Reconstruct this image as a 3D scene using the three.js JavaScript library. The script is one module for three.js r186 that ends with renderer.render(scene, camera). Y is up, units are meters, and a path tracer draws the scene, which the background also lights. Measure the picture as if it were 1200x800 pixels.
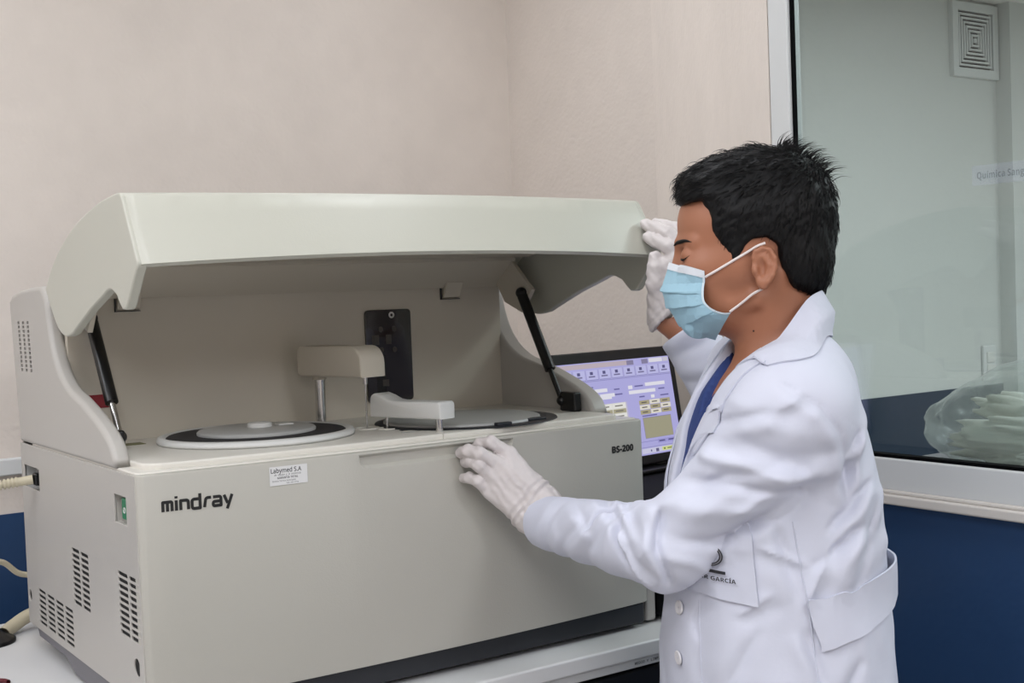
import * as THREE from 'three';
import { RoundedBoxGeometry } from 'three/addons/geometries/RoundedBoxGeometry.js';
import { mergeGeometries, mergeVertices, toCreasedNormals } from 'three/addons/utils/BufferGeometryUtils.js';
import { RectAreaLightUniformsLib } from 'three/addons/lights/RectAreaLightUniformsLib.js';
import { Brush, Evaluator, SUBTRACTION } from 'three-bvh-csg';

// ---------------------------------------------------------------- camera, light, exposure
const scene = new THREE.Scene();
const camera = new THREE.PerspectiveCamera(30.48, 1.5, 0.05, 50);
camera.position.set(-0.5092, 1.4222, 1.6052);
camera.rotation.set(-0.0360, -0.6028, -0.0378, 'YXZ');
const renderer = new THREE.WebGLRenderer({ antialias: true });
renderer.toneMapping = THREE.LinearToneMapping;
renderer.toneMappingExposure = 1.0;
renderer.shadowMap.enabled = true;
RectAreaLightUniformsLib.init();
scene.background = new THREE.Color(0x000000);
const CEILING = 2.5, NEXT_CEILING = 2.41;
// every ceiling panel: x, z, width, length, strength, ceiling height
const PANELS = [
  [-0.55, 1.0, 0.6, 1.2, 7, CEILING, 'the ceiling above the viewpoint'],
  [-1.6, -0.15, 0.6, 1.2, 6.5, CEILING, 'the ceiling by the left wall'],
  [0.7, 2.6, 0.6, 1.2, 11.5, CEILING, 'the ceiling by the window behind the viewpoint'],
  [-1.2, 3.1, 0.6, 1.2, 9, CEILING, 'the ceiling far behind the viewpoint'],
  [0.76, -0.1, 0.3, 1.2, 3.5, CEILING, 'the ceiling above the lab bench by the window'],
  [-0.2, -0.3, 0.3, 0.9, 2.5, CEILING, 'the ceiling above the back of the lab bench'],
  [2.5, 0.6, 0.6, 1.2, 19, NEXT_CEILING, 'the ceiling of the room behind the glass'],
  [4.2, 1.2, 0.6, 1.2, 15, NEXT_CEILING, 'the far ceiling of the room behind the glass'],
];

// ---------------------------------------------------------------- helpers
const V2 = (x, y) => new THREE.Vector2(x, y), V3 = (x, y, z) => new THREE.Vector3(x, y, z);
let seed = 7;
const rnd = () => { seed = (seed + 0x6d2b79f5) | 0; let t = Math.imul(seed ^ (seed >>> 15), 1 | seed); t = (t + Math.imul(t ^ (t >>> 7), 61 | t)) ^ t; return ((t ^ (t >>> 14)) >>> 0) / 4294967296; };
const taken = {};
const numbered = (n) => { const k = taken[n] = (taken[n] ?? -1) + 1; return k ? `${n}_${String(k).padStart(3, '0')}` : n; };
const shadow = (m) => { m.castShadow = m.receiveShadow = true; return m; };
function thing(name, label, category, pos = [0, 0, 0], turn = 0, group) {
  const o = new THREE.Group(); o.name = numbered(name); o.position.set(...pos); o.rotation.y = turn; scene.add(o);
  o.userData = { label, category }; if (group) o.userData.group = group;
  return o;
}
// a part authored in world coordinates under a thing that is not turned
function part(parent, name, geo, mat, label) {
  if (parent.userData.kind === 'structure') metric(geo);
  const m = shadow(new THREE.Mesh(geo, mat)); m.name = numbered(parent.name.replace(/_\d+$/, '') + '/' + name).split('/')[1];
  let p = parent; const off = V3(0, 0, 0); while (p && p !== scene) { off.add(p.position); p = p.parent; }
  let own = false; for (let q = parent; q; q = q.parent) own ||= !!q.userData.own;
  if (!own) m.position.sub(off);
  if (label) m.userData.label = label;
  parent.add(m); return m;
}
// flat walls get uv in metres
function metric(g) { const P = g.attributes.position, N = g.attributes.normal, U = g.attributes.uv; if (P.count === 24) for (let i = 0; i < 24; i++) { const x = P.getX(i), y = P.getY(i), z = P.getZ(i); if (Math.abs(N.getX(i)) > 0.9) U.setXY(i, z, y); else if (Math.abs(N.getY(i)) > 0.9) U.setXY(i, x, z); else U.setXY(i, x, y); } return g; }
function struct(name, geo, mat) {
  metric(geo);
  const m = shadow(new THREE.Mesh(geo, mat)); m.name = numbered(name); m.userData.kind = 'structure'; scene.add(m); return m;
}
const box = (x0, x1, y0, y1, z0, z1, r = 0) => {
  const w = x1 - x0, h = y1 - y0, d = z1 - z0;
  const g = r ? new RoundedBoxGeometry(w, h, d, 3, Math.min(r, w / 2.01, h / 2.01, d / 2.01)) : new THREE.BoxGeometry(w, h, d);
  return g.translate((x0 + x1) / 2, (y0 + y1) / 2, (z0 + z1) / 2);
};
const cyl = (r0, r1, h, n = 32) => new THREE.CylinderGeometry(r1, r0, h, n).translate(0, h / 2, 0);
function rod(a, b, r0, r1 = r0, n = 20) {
  const A = V3(...a), B = V3(...b), d = B.clone().sub(A), g = cyl(r0, r1, d.length(), n);
  g.applyQuaternion(new THREE.Quaternion().setFromUnitVectors(V3(0, 1, 0), d.normalize()));
  return g.translate(...a);
}
// smooth normals weighted by area, with the flat ends (facing x) kept flat
const soften = (g) => {
  const q = g.clone(); q.deleteAttribute('normal'); q.deleteAttribute('uv'); const m = mergeVertices(q, 1e-5); m.computeVertexNormals();
  m.computeBoundingBox(); const mid = (m.boundingBox.min.x + m.boundingBox.max.x) / 2, o = m.toNonIndexed(), P = o.attributes.position, N = o.attributes.normal, a = V3(), b = V3(), c = V3();
  for (let i = 0; i < P.count; i += 3) { a.fromBufferAttribute(P, i); b.fromBufferAttribute(P, i + 1); c.fromBufferAttribute(P, i + 2); if (Math.abs(a.x - b.x) < 2e-5 && Math.abs(a.x - c.x) < 2e-5) for (let k = 0; k < 3; k++) N.setXYZ(i + k, Math.sign(a.x - mid), 0, 0); }
  o.setAttribute('uv', new THREE.BufferAttribute(new Float32Array(P.count * 2), 2)); return o;
};
const lathe = (pts, n = 64) => new THREE.LatheGeometry(pts.map((p) => V2(p[0], p[1])), n);
const tube = (pts, r, n = 60, m = 10) => new THREE.TubeGeometry(new THREE.CatmullRomCurve3(pts.map((p) => V3(...p))), n, r, m);
const flat = (gs) => mergeGeometries(gs.map((g) => { const q = g.index ? g.toNonIndexed() : g; for (const k of Object.keys(q.attributes)) if (!['position', 'normal', 'uv'].includes(k)) q.deleteAttribute(k); if (!q.attributes.uv) q.setAttribute('uv', new THREE.BufferAttribute(new Float32Array(q.attributes.position.count * 2), 2)); return q; }));
// a polygon given as (z, y) pairs, extruded along x from x0 to x1
function slabX(poly, x0, x1, bevel = 0.003, holes = [], smooth = false) {
  const s = poly instanceof THREE.Shape ? poly : new THREE.Shape(poly.map((p) => V2(p[0], p[1])));
  for (const h of holes) s.holes.push(h);
  const g = new THREE.ExtrudeGeometry(s, { depth: x1 - x0 - 2 * bevel, bevelEnabled: bevel > 0, bevelThickness: bevel, bevelSize: bevel, bevelOffset: -bevel, bevelSegments: smooth ? 5 : 3, curveSegments: 10 });
  g.rotateY(-Math.PI / 2).translate(x1 - bevel, 0, 0);
  return smooth ? soften(g) : g;
}
// a polygon given as (x, z) pairs, extruded upwards from y0 to y1
function slabY(poly, y0, y1, bevel = 0.003) {
  const s = poly instanceof THREE.Shape ? poly : new THREE.Shape(poly.map((p) => V2(p[0], -p[1])));
  const g = new THREE.ExtrudeGeometry(s, { depth: y1 - y0 - 2 * bevel, bevelEnabled: bevel > 0, bevelThickness: bevel, bevelSize: bevel, bevelOffset: -bevel, bevelSegments: 3, curveSegments: 10 });
  return g.rotateX(-Math.PI / 2).translate(0, y0 + bevel, 0);
}
// (u, v) in 0..1 to a point, as a sheet with thickness along its normals
function sheet(f, nu, nv, thick, uvScale = [1, 1]) {
  const P = [], N = [];
  for (let j = 0; j <= nv; j++) for (let i = 0; i <= nu; i++) P.push(f(i / nu, j / nv));
  const at = (i, j) => P[Math.min(nv, Math.max(0, j)) * (nu + 1) + Math.min(nu, Math.max(0, i))];
  for (let j = 0; j <= nv; j++) for (let i = 0; i <= nu; i++) {
    const du = at(i + 1, j).clone().sub(at(i - 1, j)), dv = at(i, j + 1).clone().sub(at(i, j - 1));
    N.push(du.cross(dv).normalize());
  }
  const pos = [], uv = [], idx = [], n = (nu + 1) * (nv + 1);
  for (const s of [0, 1]) for (let k = 0; k < n; k++) {
    const p = P[k].clone().addScaledVector(N[k], -s * thick); pos.push(p.x, p.y, p.z);
    uv.push((k % (nu + 1)) / nu * uvScale[0], Math.floor(k / (nu + 1)) / nv * uvScale[1]);
  }
  const q = (a, b, c, d, flip) => flip ? idx.push(a, c, b, b, c, d) : idx.push(a, b, c, b, d, c);
  for (let j = 0; j < nv; j++) for (let i = 0; i < nu; i++) { const a = j * (nu + 1) + i; q(a, a + 1, a + nu + 1, a + nu + 2, false); if (thick) q(n + a, n + a + 1, n + a + nu + 1, n + a + nu + 2, true); }
  if (thick) {
    for (let i = 0; i < nu; i++) { let a = i; q(a, a + 1, n + a, n + a + 1, true); a = nv * (nu + 1) + i; q(a, a + 1, n + a, n + a + 1, false); }
    for (let j = 0; j < nv; j++) { let a = j * (nu + 1); q(a, a + nu + 1, n + a, n + a + nu + 1, false); a += nu; q(a, a + nu + 1, n + a, n + a + nu + 1, true); }
  }
  const g = new THREE.BufferGeometry();
  g.setAttribute('position', new THREE.Float32BufferAttribute(pos, 3)); g.setAttribute('uv', new THREE.Float32BufferAttribute(uv, 2)); g.setIndex(idx);
  return thick ? toCreasedNormals(g, 0.9) : (g.computeVertexNormals(), g);
}
const lerp = (a, b, t) => a + (b - a) * t, clamp = (x, a, b) => Math.min(b, Math.max(a, x)), sstep = (a, b, x) => { const t = clamp((x - a) / (b - a), 0, 1); return t * t * (3 - 2 * t); };
// piecewise-linear table lookup, rows [y, value...]
const table = (rows, y, c) => { let i = 0; while (i < rows.length - 2 && (rows[0][0] < rows[1][0] ? y > rows[i + 1][0] : y < rows[i + 1][0])) i++; const t = clamp((y - rows[i][0]) / (rows[i + 1][0] - rows[i][0]), 0, 1), s = t; return lerp(rows[i][c], rows[i + 1][c], s); };
// value noise in 3-D
const hash = (x, y, z) => { let h = Math.imul(x, 374761393) + Math.imul(y, 668265263) + Math.imul(z, 2147483647 - 1013904223); h = Math.imul(h ^ (h >>> 13), 1274126177); return ((h ^ (h >>> 16)) >>> 0) / 4294967296; };
function noise(x, y, z) {
  const X = Math.floor(x), Y = Math.floor(y), Z = Math.floor(z), s = (t) => t * t * (3 - 2 * t), a = s(x - X), b = s(y - Y), c = s(z - Z);
  const L = (i, j) => lerp(hash(X, Y + i, Z + j), hash(X + 1, Y + i, Z + j), a);
  return lerp(lerp(L(0, 0), L(1, 0), b), lerp(L(0, 1), L(1, 1), b), c) * 2 - 1;
}
// ---------------------------------------------------------------- procedural textures and materials
function dataTex(n, f, srgb) {
  const d = new Uint8Array(n * n * 4);
  for (let j = 0; j < n; j++) for (let i = 0; i < n; i++) { const c = f(i / n, j / n), k = (j * n + i) * 4; d[k] = c[0]; d[k + 1] = c[1]; d[k + 2] = c[2]; d[k + 3] = 255; }
  const t = new THREE.DataTexture(d, n, n); t.wrapS = t.wrapT = THREE.RepeatWrapping; t.magFilter = t.minFilter = THREE.LinearFilter; if (srgb) t.colorSpace = THREE.SRGBColorSpace; t.needsUpdate = true; return t;
}
const pnoise = (u, v, f, s) => { // periodic noise
  const x = u * f, y = v * f, X = Math.floor(x), Y = Math.floor(y), a = x - X, b = y - Y, m = (t) => t * t * (3 - 2 * t), w = (i) => ((i % f) + f) % f;
  return lerp(lerp(hash(w(X), w(Y), s), hash(w(X + 1), w(Y), s), m(a)), lerp(hash(w(X), w(Y + 1), s), hash(w(X + 1), w(Y + 1), s), m(a)), m(b)) * 2 - 1;
};
const orange = dataTex(256, (u, v) => { const h = 128 + 60 * pnoise(u, v, 64, 3) + 50 * pnoise(u, v, 128, 5) + 15 * pnoise(u, v, 8, 9); return [h, h, h]; });
const weave = dataTex(256, (u, v) => { const h = 128 + 70 * Math.sin(u * 2 * Math.PI * 64) * Math.sin(v * 2 * Math.PI * 64) + 30 * pnoise(u, v, 32, 5); return [h, h, h]; });
const patchy = dataTex(256, (u, v) => { const h = 246 + 4 * pnoise(u, v, 4, 1) + 3 * pnoise(u, v, 16, 2) + 2 * pnoise(u, v, 64, 4); return [h, h, h]; }, true);
const rep = (t, x, y = x) => { const c = t.clone(); c.repeat.set(x, y); c.needsUpdate = true; return c; };
const mat = (color, rough = 0.6, more = {}) => new THREE.MeshPhysicalMaterial({ color, roughness: rough, ...more });
const M = {
  wall: mat(0xe6dcd3, 0.75, { bumpMap: rep(orange, 2), bumpScale: 0.0008, map: rep(patchy, 0.5) }),
  next_wall: mat(0xcfd1cf, 0.75, { bumpMap: rep(orange, 1.2), bumpScale: 0.0006 }),
  blue: mat(0x24426a, 0.45, { bumpMap: rep(orange, 1.2), bumpScale: 0.0005 }),
  next_blue: mat(0x162a42, 0.5),
  ceiling: mat(0xe6e4df, 0.9), floor: mat(0xd0ccc6, 0.35, { map: rep(patchy, 0.7) }),
  frame: mat(0xd6d8d8, 0.4), ledge: mat(0xd8d2cb, 0.5), gasket: mat(0x050506, 0.9, { specularIntensity: 0.15 }),
  shell: mat(0xb6b2ac, 0.42, { bumpMap: rep(orange, 9), bumpScale: 0.00012 }),
  shell2: mat(0xb8b5ac, 0.42, { bumpMap: rep(orange, 9), bumpScale: 0.00012 }),
  cover: mat(0xbdbcb0, 0.4, { bumpMap: rep(orange, 9), bumpScale: 0.0001 }),
  inner: mat(0xcdc5b6, 0.5),
  deck: mat(0xdedad1, 0.38), white: mat(0xdadad7, 0.35), grey_plastic: mat(0xadadab, 0.4),
  dark: mat(0x0b0b0c, 0.7), plinth: mat(0x77757a, 0.5), strip: mat(0x26282d, 0.45), black: mat(0x0c0c0d, 0.35), rubber: mat(0x232226, 0.75),
  chrome: mat(0xc9c7c5, 0.22, { metalness: 1 }), smoke: mat(0x1c1512, 0.12, { clearcoat: 0.4 }), smoke_part: mat(0x4a443e, 0.4), smoke_dark: mat(0x0d0a09, 0.4), red: mat(0x8a1420, 0.5), olive: mat(0x6b6a3c, 0.5), green: mat(0x1f7a52, 0.35),
  desk: mat(0xdcdcdc, 0.35), desk_edge: mat(0xc9c9c8, 0.4), label_grey: mat(0xa3a3a3, 0.5), cabinet: mat(0x131315, 0.5), beige: mat(0xc6bda4, 0.5),
};

// ---------------------------------------------------------------- the two rooms
const WALL_Z = -1.0, WALL_X = 1.303, DADO = 1.03, T = 0.12, G = 0.05;
{
  const L = -2.4, B = 4.2, R2 = 5.2;
  struct('floor', box(L - T, R2 + T, -0.1, 0, -1.5, B + T), M.floor);
  struct('ceiling', box(L - T, WALL_X + T / 2, CEILING, CEILING + 0.1, WALL_Z - T, B + T), M.ceiling);
  struct('ceiling_neighbour', box(WALL_X + T / 2, R2 + T, NEXT_CEILING, NEXT_CEILING + 0.1, -1.5, B + T), M.ceiling);
  const wb = struct('wall_back', box(L - T, WALL_X, 0, CEILING, WALL_Z - T, WALL_Z), M.wall);
  part(wb, 'painted_dado', box(L, WALL_X, 0, DADO, WALL_Z, WALL_Z + 0.003), M.blue, 'dark blue painted lower wall');
  struct('trim_1', box(L, WALL_X, 1.107, 1.141, WALL_Z, WALL_Z + 0.018, 0.004), M.frame);
  const wl = struct('wall_left', box(L - T, L, 0, CEILING, WALL_Z, B), M.wall);
  part(wl, 'painted_dado', box(L, L + 0.003, 0, DADO, WALL_Z, B), M.blue);
  struct('wall_front', box(L - T, R2, 0, CEILING, B, B + T), M.wall);
  // the wall with the glazing, to the right
  const GZ0 = -0.057, GZ1 = 2.6, GY0 = 1.109, GY1 = 2.3;
  const wr = struct('wall_right', box(WALL_X, WALL_X + G, 0, CEILING, WALL_Z - T, -0.11), M.wall);
  part(wr, 'lower_wall', box(WALL_X, WALL_X + G, 0, 1.05, -0.11, B), M.wall);
  part(wr, 'upper_wall', box(WALL_X, WALL_X + G, GY1 + 0.06, CEILING, -0.11, B), M.wall);
  part(wr, 'end_wall', box(WALL_X, WALL_X + G, 1.05, GY1 + 0.06, GZ1 + 0.05, B), M.wall);
  part(wr, 'painted_dado', box(WALL_X - 0.003, WALL_X, 0, DADO, WALL_Z, B), M.blue, 'dark blue painted lower wall');
  part(wr, 'wall_panel', box(WALL_X - 0.004, WALL_X, DADO + 0.002, CEILING, -0.449, -0.112, 0.0015), M.wall, 'plasterboard panel beside the window with a fine joint');
  const w = new THREE.Group(); w.name = 'window_1'; w.userData.kind = 'structure'; scene.add(w);
  part(w, 'window_frame', flat([box(WALL_X - 0.006, WALL_X + 0.03, GY0 - 0.058, GY0, -0.11, GZ1 + 0.05, 0.004), box(WALL_X - 0.006, WALL_X + 0.03, GY0, GY1, -0.11, GZ0 - 0.003, 0.004), box(WALL_X - 0.006, WALL_X + 0.03, GY1, GY1 + 0.06, -0.11, GZ1 + 0.05, 0.004), box(WALL_X - 0.006, WALL_X + 0.03, GY0, GY1, GZ1, GZ1 + 0.05, 0.004)]), M.frame);
  part(w, 'gasket', flat([box(WALL_X - 0.001, WALL_X + 0.02, GY0, GY0 + 0.006, GZ0, GZ1), box(WALL_X + 0.002, WALL_X + 0.012, GY0, GY1, GZ0 - 0.003, GZ0 + 0.0005)]), M.gasket);
  part(w, 'glass_pane', box(WALL_X + 0.012, WALL_X + 0.018, GY0 + 0.004, GY1, GZ0, GZ1), mat(0xe2e8e6, 0.02, { transmission: 1, thickness: 0, ior: 1.5 }), 'slightly green clear glass pane');
  part(w, 'window_sill', flat([box(WALL_X - 0.024, WALL_X, 1.029, 1.047, -0.13, B, 0.004), box(WALL_X - 0.016, WALL_X, 1.047, 1.053, -0.12, B, 0.002)]), M.ledge, 'cream wooden ledge below the window');
  // the room behind the glass
  const nb = struct('wall_neighbour', box(WALL_X + G, R2 + T, 0, NEXT_CEILING, -1.15 - T, -1.15), M.next_wall);
  part(nb, 'painted_dado', box(WALL_X + G, 3.56, 0, 1.037, -1.15, -1.147), M.next_blue, 'dark blue painted lower wall');
  struct('wall_pier', box(3.56, R2, 0, NEXT_CEILING, -1.15, -1.088), M.next_wall);
  struct('wall_far', box(R2, R2 + T, 0, NEXT_CEILING, -1.15, B), M.next_wall);
}
// ceiling panels
for (const [x, z, w, l, power, y, where] of PANELS) {
  const t = thing('ceiling_light', `flat white rectangular ceiling light panel on ${where}`, 'ceiling light', [x, y, z]);
  part(t, 'frame', flat([box(x - w / 2 - 0.02, x + w / 2 + 0.02, y - 0.03, y, z - l / 2 - 0.02, z - l / 2), box(x - w / 2 - 0.02, x + w / 2 + 0.02, y - 0.03, y, z + l / 2, z + l / 2 + 0.02), box(x - w / 2 - 0.02, x - w / 2, y - 0.03, y, z - l / 2, z + l / 2), box(x + w / 2, x + w / 2 + 0.02, y - 0.03, y, z - l / 2, z + l / 2)]), M.frame);
  part(t, 'diffuser', box(x - w / 2, x + w / 2, y - 0.022, y - 0.002, z - l / 2, z + l / 2), mat(0xffffff, 0.8, { emissive: 0xf6f9ff, emissiveIntensity: 1.2 }));
  const a = new THREE.RectAreaLight(0xf6f9ff, power, w, l); a.position.set(0, -0.03, 0); a.rotation.x = -Math.PI / 2; a.castShadow = true; t.add(a);
}
// vent, switch plate, bag and label
{
  const x0 = 3.296, x1 = 3.552, y0 = 2.136, y1 = 2.398, z = -1.15, cx = (x0 + x1) / 2, cy = (y0 + y1) / 2;
  const t = thing('air_vent', 'square white air vent with concentric square louvres high behind the glass', 'air vent', [cx, y0, z]);
  const ring = (h0, h1, z0, z1) => { const s = new THREE.Shape([V2(-h1, -h1), V2(h1, -h1), V2(h1, h1), V2(-h1, h1)]); s.holes.push(new THREE.Path([V2(-h0, -h0), V2(-h0, h0), V2(h0, h0), V2(h0, -h0)])); return new THREE.ExtrudeGeometry(s, { depth: z1 - z0, bevelEnabled: true, bevelSize: 0.0015, bevelThickness: 0.0015, bevelSegments: 1, bevelOffset: -0.0015 }).translate(cx, cy, z0); };
  part(t, 'frame', ring(0.1, 0.131, z, z + 0.018), M.frame);
  part(t, 'backing', box(cx - 0.101, cx + 0.101, cy - 0.101, cy + 0.101, z, z + 0.002), M.dark, 'dark duct opening');
  for (let k = 0; k < 7; k++) part(t, 'louver', ring(0.0005 + k * 0.0142, 0.0078 + k * 0.0142, z + 0.004, z + 0.015), M.frame);
  const s = thing('light_switch', 'white double rocker switch plate on the wall behind the glass', 'light switch', [3.471, 1.052, -1.15]);
  part(s, 'plate', box(3.434, 3.508, 1.052, 1.181, -1.15, -1.138, 0.004), M.frame);
  for (const [a, b] of [[1.075, 1.113], [1.119, 1.157]]) part(s, 'rocker', box(3.45, 3.492, a, b, -1.14, -1.133, 0.003), M.white);
}

// ---------------------------------------------------------------- the bench
{
  const t = thing('lab_bench', 'white laminate lab bench carrying the analyzer', 'lab bench', [0.3, 0, -0.38]);
  part(t, 'worktop', box(-1.6, 1.295, 0.832, 0.858, -0.815, 0.068, 0.004), M.desk);
  part(t, 'edge_strip', box(-1.6, 1.295, 0.818, 0.832, -0.80, 0.064, 0.002), M.desk_edge, 'pale grey lower edge strip with faint dark lettering');
  part(t, 'side_panel', box(-1.58, -1.54, 0, 0.818, -0.78, 0.03), M.desk);
  part(t, 'side_panel', box(1.25, 1.29, 0, 0.818, -0.78, 0.03), M.desk);
  part(t, 'back_panel', box(-1.54, 1.25, 0.02, 0.818, -0.78, -0.76), M.cabinet);
  part(t, 'cupboard', box(0.2, 1.25, 0.02, 0.80, -0.76, 0.028, 0.004), M.cabinet, 'black cupboard front under the worktop');
}
const letterCanvas = (w, h, draw, bg) => { const c = document.createElement('canvas'); c.width = w; c.height = h; const x = c.getContext('2d'); if (bg) { x.fillStyle = bg; x.fillRect(0, 0, w, h); } draw(x); const t = new THREE.CanvasTexture(c); t.colorSpace = THREE.SRGBColorSpace; t.magFilter = THREE.LinearFilter; return t; };
const printMat = (tex, rough = 0.5) => new THREE.MeshPhysicalMaterial({ map: tex, transparent: true, roughness: rough });

{
  const tex = letterCanvas(256, 64, (x) => { x.fillStyle = '#3a3a3a'; x.font = 'bold 40px monospace'; x.fillText('MEDIO Y LIMPIO', 6, 46, 244); });
  const bench = scene.getObjectByName('lab_bench');
  part(bench, 'edge_print', new THREE.PlaneGeometry(0.062, 0.009).translate(0.796, 0.8255, 0.0646), printMat(tex), 'small dark lettering on the edge strip');
}
// ---------------------------------------------------------------- the analyzer
const zf = (x) => 0.016 * (1 - ((x - 0.43) / 0.43) ** 2);
const bowPatch = (x0, x1, y0, y1, off) => sheet((u, v) => { const x = lerp(x0, x1, u); return V3(x, lerp(y0, y1, v), zf(x) + off); }, 16, 1, 0);
{
  const t = thing('chemistry_analyzer', 'large off-white benchtop chemistry analyzer with its hinged cover raised', 'lab analyzer', [0.43, 0.858, -0.3]);
  const TOP = 1.208, DECK = 1.218;
  part(t, 'plinth', slabX([[-0.6, 0.9], [-0.585, 0.879], [-0.42, 0.879], [-0.37, 0.862], [-0.02, 0.862], [-0.02, 0.9]], 0.008, 0.852, 0.002), M.plinth, 'grey recessed base');
  part(t, 'base_strip', box(0.02, 0.846, 0.866, 0.9, -0.02, -0.001, 0.003), M.strip, 'dark charcoal strip under the front panel');
  for (const [x, z] of [[0.06, -0.06], [0.8, -0.06], [0.06, -0.56], [0.8, -0.56]]) part(t, 'foot', cyl(0.02, 0.018, 0.008).translate(x, 0.858, z), M.rubber);
  part(t, 'liner', box(0.0027, 0.0045, 0.905, 1.12, -0.612, -0.016), M.dark, 'black lining behind the vent slots');
  part(t, 'chassis', box(0.03, 0.83, 0.87, 1.19, -0.6, -0.04), M.dark, 'black interior seen through the vents');
  // left side panel with its vent slots cut through
  part(t, 'side_skirt', box(0.86, 0.882, 0.862, 0.95, -0.5, -0.012, 0.005), M.shell, 'pale skirt along the lower right side');
  const slot = (z0, z1, y0, y1) => { const p = new THREE.Path(), r = (y1 - y0) / 2; p.moveTo(z0 + r, y0); p.lineTo(z1 - r, y0); p.absarc(z1 - r, y0 + r, r, -Math.PI / 2, Math.PI / 2, false); p.lineTo(z0 + r, y1); p.absarc(z0 + r, y0 + r, r, Math.PI / 2, Math.PI * 1.5, false); return p; };
  const holes = [];
  for (let r = 0; r < 10; r++) for (let c = 0; c < 2; c++) {
    holes.push(slot(-0.329 + c * 0.046, -0.329 + c * 0.046 + 0.04, 0.9842 + r * 0.0088, 0.9899 + r * 0.0088));
    holes.push(slot(-0.102 + c * 0.047, -0.102 + c * 0.047 + 0.041, 0.9842 + r * 0.0089, 0.99 + r * 0.0089));
  }
  for (let r = 0; r < 7; r++) for (let c = 0; c < 4; c++) holes.push(slot(-0.544 + c * 0.053, -0.544 + c * 0.053 + 0.045, 0.912 + r * 0.0088, 0.9173 + r * 0.0088));
  holes.push(slot(-0.05, -0.025, 0.938, 0.962)); holes.push(slot(-0.609, -0.59, 0.939, 0.958));
  const sq = (z0, z1, y0, y1) => new THREE.Path([V2(z0, y0), V2(z0, y1), V2(z1, y1), V2(z1, y0)]);
  holes.push(sq(-0.598, -0.502, 1.135, 1.171)); holes.push(sq(-0.103, -0.052, 1.137, 1.175));
  part(t, 'side_panel', slabX([[-0.616, 0.9], [-0.008, 0.9], [-0.014, TOP - 0.0012], [-0.616, TOP - 0.0012]], 0, 0.0026, 0.0008, holes), M.shell, 'left side panel with rows of vent slots');
  part(t, 'side_panel', slabX([[-0.616, 0.9], [-0.008, 0.9], [-0.014, TOP], [-0.616, TOP]], 0.855, 0.86, 0.0012), M.shell);
  part(t, 'rear_panel', box(0.004, 0.856, 0.9, TOP, -0.616, -0.61), M.shell);
  // power switch and socket
  part(t, 'socket_recess', flat([box(0.004, 0.022, 1.133, 1.135, -0.6, -0.5), box(0.004, 0.022, 1.171, 1.173, -0.6, -0.5), box(0.02, 0.022, 1.135, 1.171, -0.6, -0.5), box(0.004, 0.02, 1.135, 1.171, -0.504, -0.502), box(0.004, 0.02, 1.135, 1.171, -0.6, -0.598)]), M.grey_plastic);
  part(t, 'port', box(0.006, 0.022, 1.139, 1.167, -0.535, -0.508, 0.002), M.black, 'black connector socket');
  part(t, 'switch_recess', flat([box(0.003, 0.014, 1.134, 1.137, -0.104, -0.051), box(0.003, 0.014, 1.175, 1.178, -0.104, -0.051), box(0.014, 0.016, 1.134, 1.178, -0.104, -0.051), box(0.003, 0.014, 1.137, 1.175, -0.106, -0.103), box(0.003, 0.014, 1.137, 1.175, -0.052, -0.049)]), M.shell);
  const sw = part(t, 'power_switch', box(0.004, 0.014, 1.142, 1.171, -0.084, -0.058, 0.002), M.green, 'green rocker power switch');
  part(sw, 'switch_mark', new THREE.TorusGeometry(0.0035, 0.0008, 6, 20).rotateY(Math.PI / 2).translate(0.0036, 1.155, -0.071), M.white);
  // bowed front panel with a finger recess
  const fp = []; const N = 28;
  fp.push([0.001, -0.03]); fp.push([0.001, -0.016]);
  for (let a = 1; a <= 5; a++) { const q = a / 6 * Math.PI / 2; fp.push([0.001 + 0.014 * (1 - Math.cos(q)), -0.016 + 0.0165 * Math.sin(q)]); }
  for (let i = 0; i <= N; i++) { const x = lerp(0.016, 0.844, i / N); fp.push([x, zf(x)]); }
  for (let a = 5; a >= 1; a--) { const q = a / 6 * Math.PI / 2; fp.push([0.859 - 0.014 * (1 - Math.cos(q)), -0.016 + 0.0165 * Math.sin(q)]); }
  fp.push([0.859, -0.016]); fp.push([0.859, -0.03]);
  const panelGeo = slabY(fp, 0.9, TOP, 0.003);
  const rec = new THREE.Shape(); rec.moveTo(0.334, 1.1885); rec.lineTo(0.562, 1.190); rec.quadraticCurveTo(0.577, 1.191, 0.577, 1.2); rec.lineTo(0.318, 1.2); rec.quadraticCurveTo(0.318, 1.1885, 0.334, 1.1885);
  const cut = new THREE.ExtrudeGeometry(rec, { depth: 0.03, bevelEnabled: true, bevelThickness: 0.009, bevelSize: 0.0055, bevelSegments: 1, curveSegments: 12 }).translate(0, 0, 0.0165);
  const ev = new Evaluator(); ev.attributes = ['position', 'normal', 'uv'];
  const A = new Brush(panelGeo), Bq = new Brush(cut); A.updateMatrixWorld(); Bq.updateMatrixWorld(); ev.useGroups = false;
  part(t, 'front_panel', toCreasedNormals(ev.evaluate(A, Bq, SUBTRACTION).geometry, 0.5), M.shell2, 'wide bowed front panel with a shallow finger recess');
  // deck: ledge and two panels
  part(t, 'ledge', slabY([[0.004, -0.55], [0.856, -0.55], [0.856, -0.02], ...Array.from({ length: 21 }, (_, i) => { const x = lerp(0.85, 0.01, i / 20); return [x, zf(x) - 0.016]; }), [0.004, -0.02]], TOP - 0.012, TOP + 0.002, 0.002), M.deck);
  const dz = (x) => -0.034 + 0.016 * (1 - ((x - 0.43) / 0.43) ** 2) * 1.0;
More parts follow.
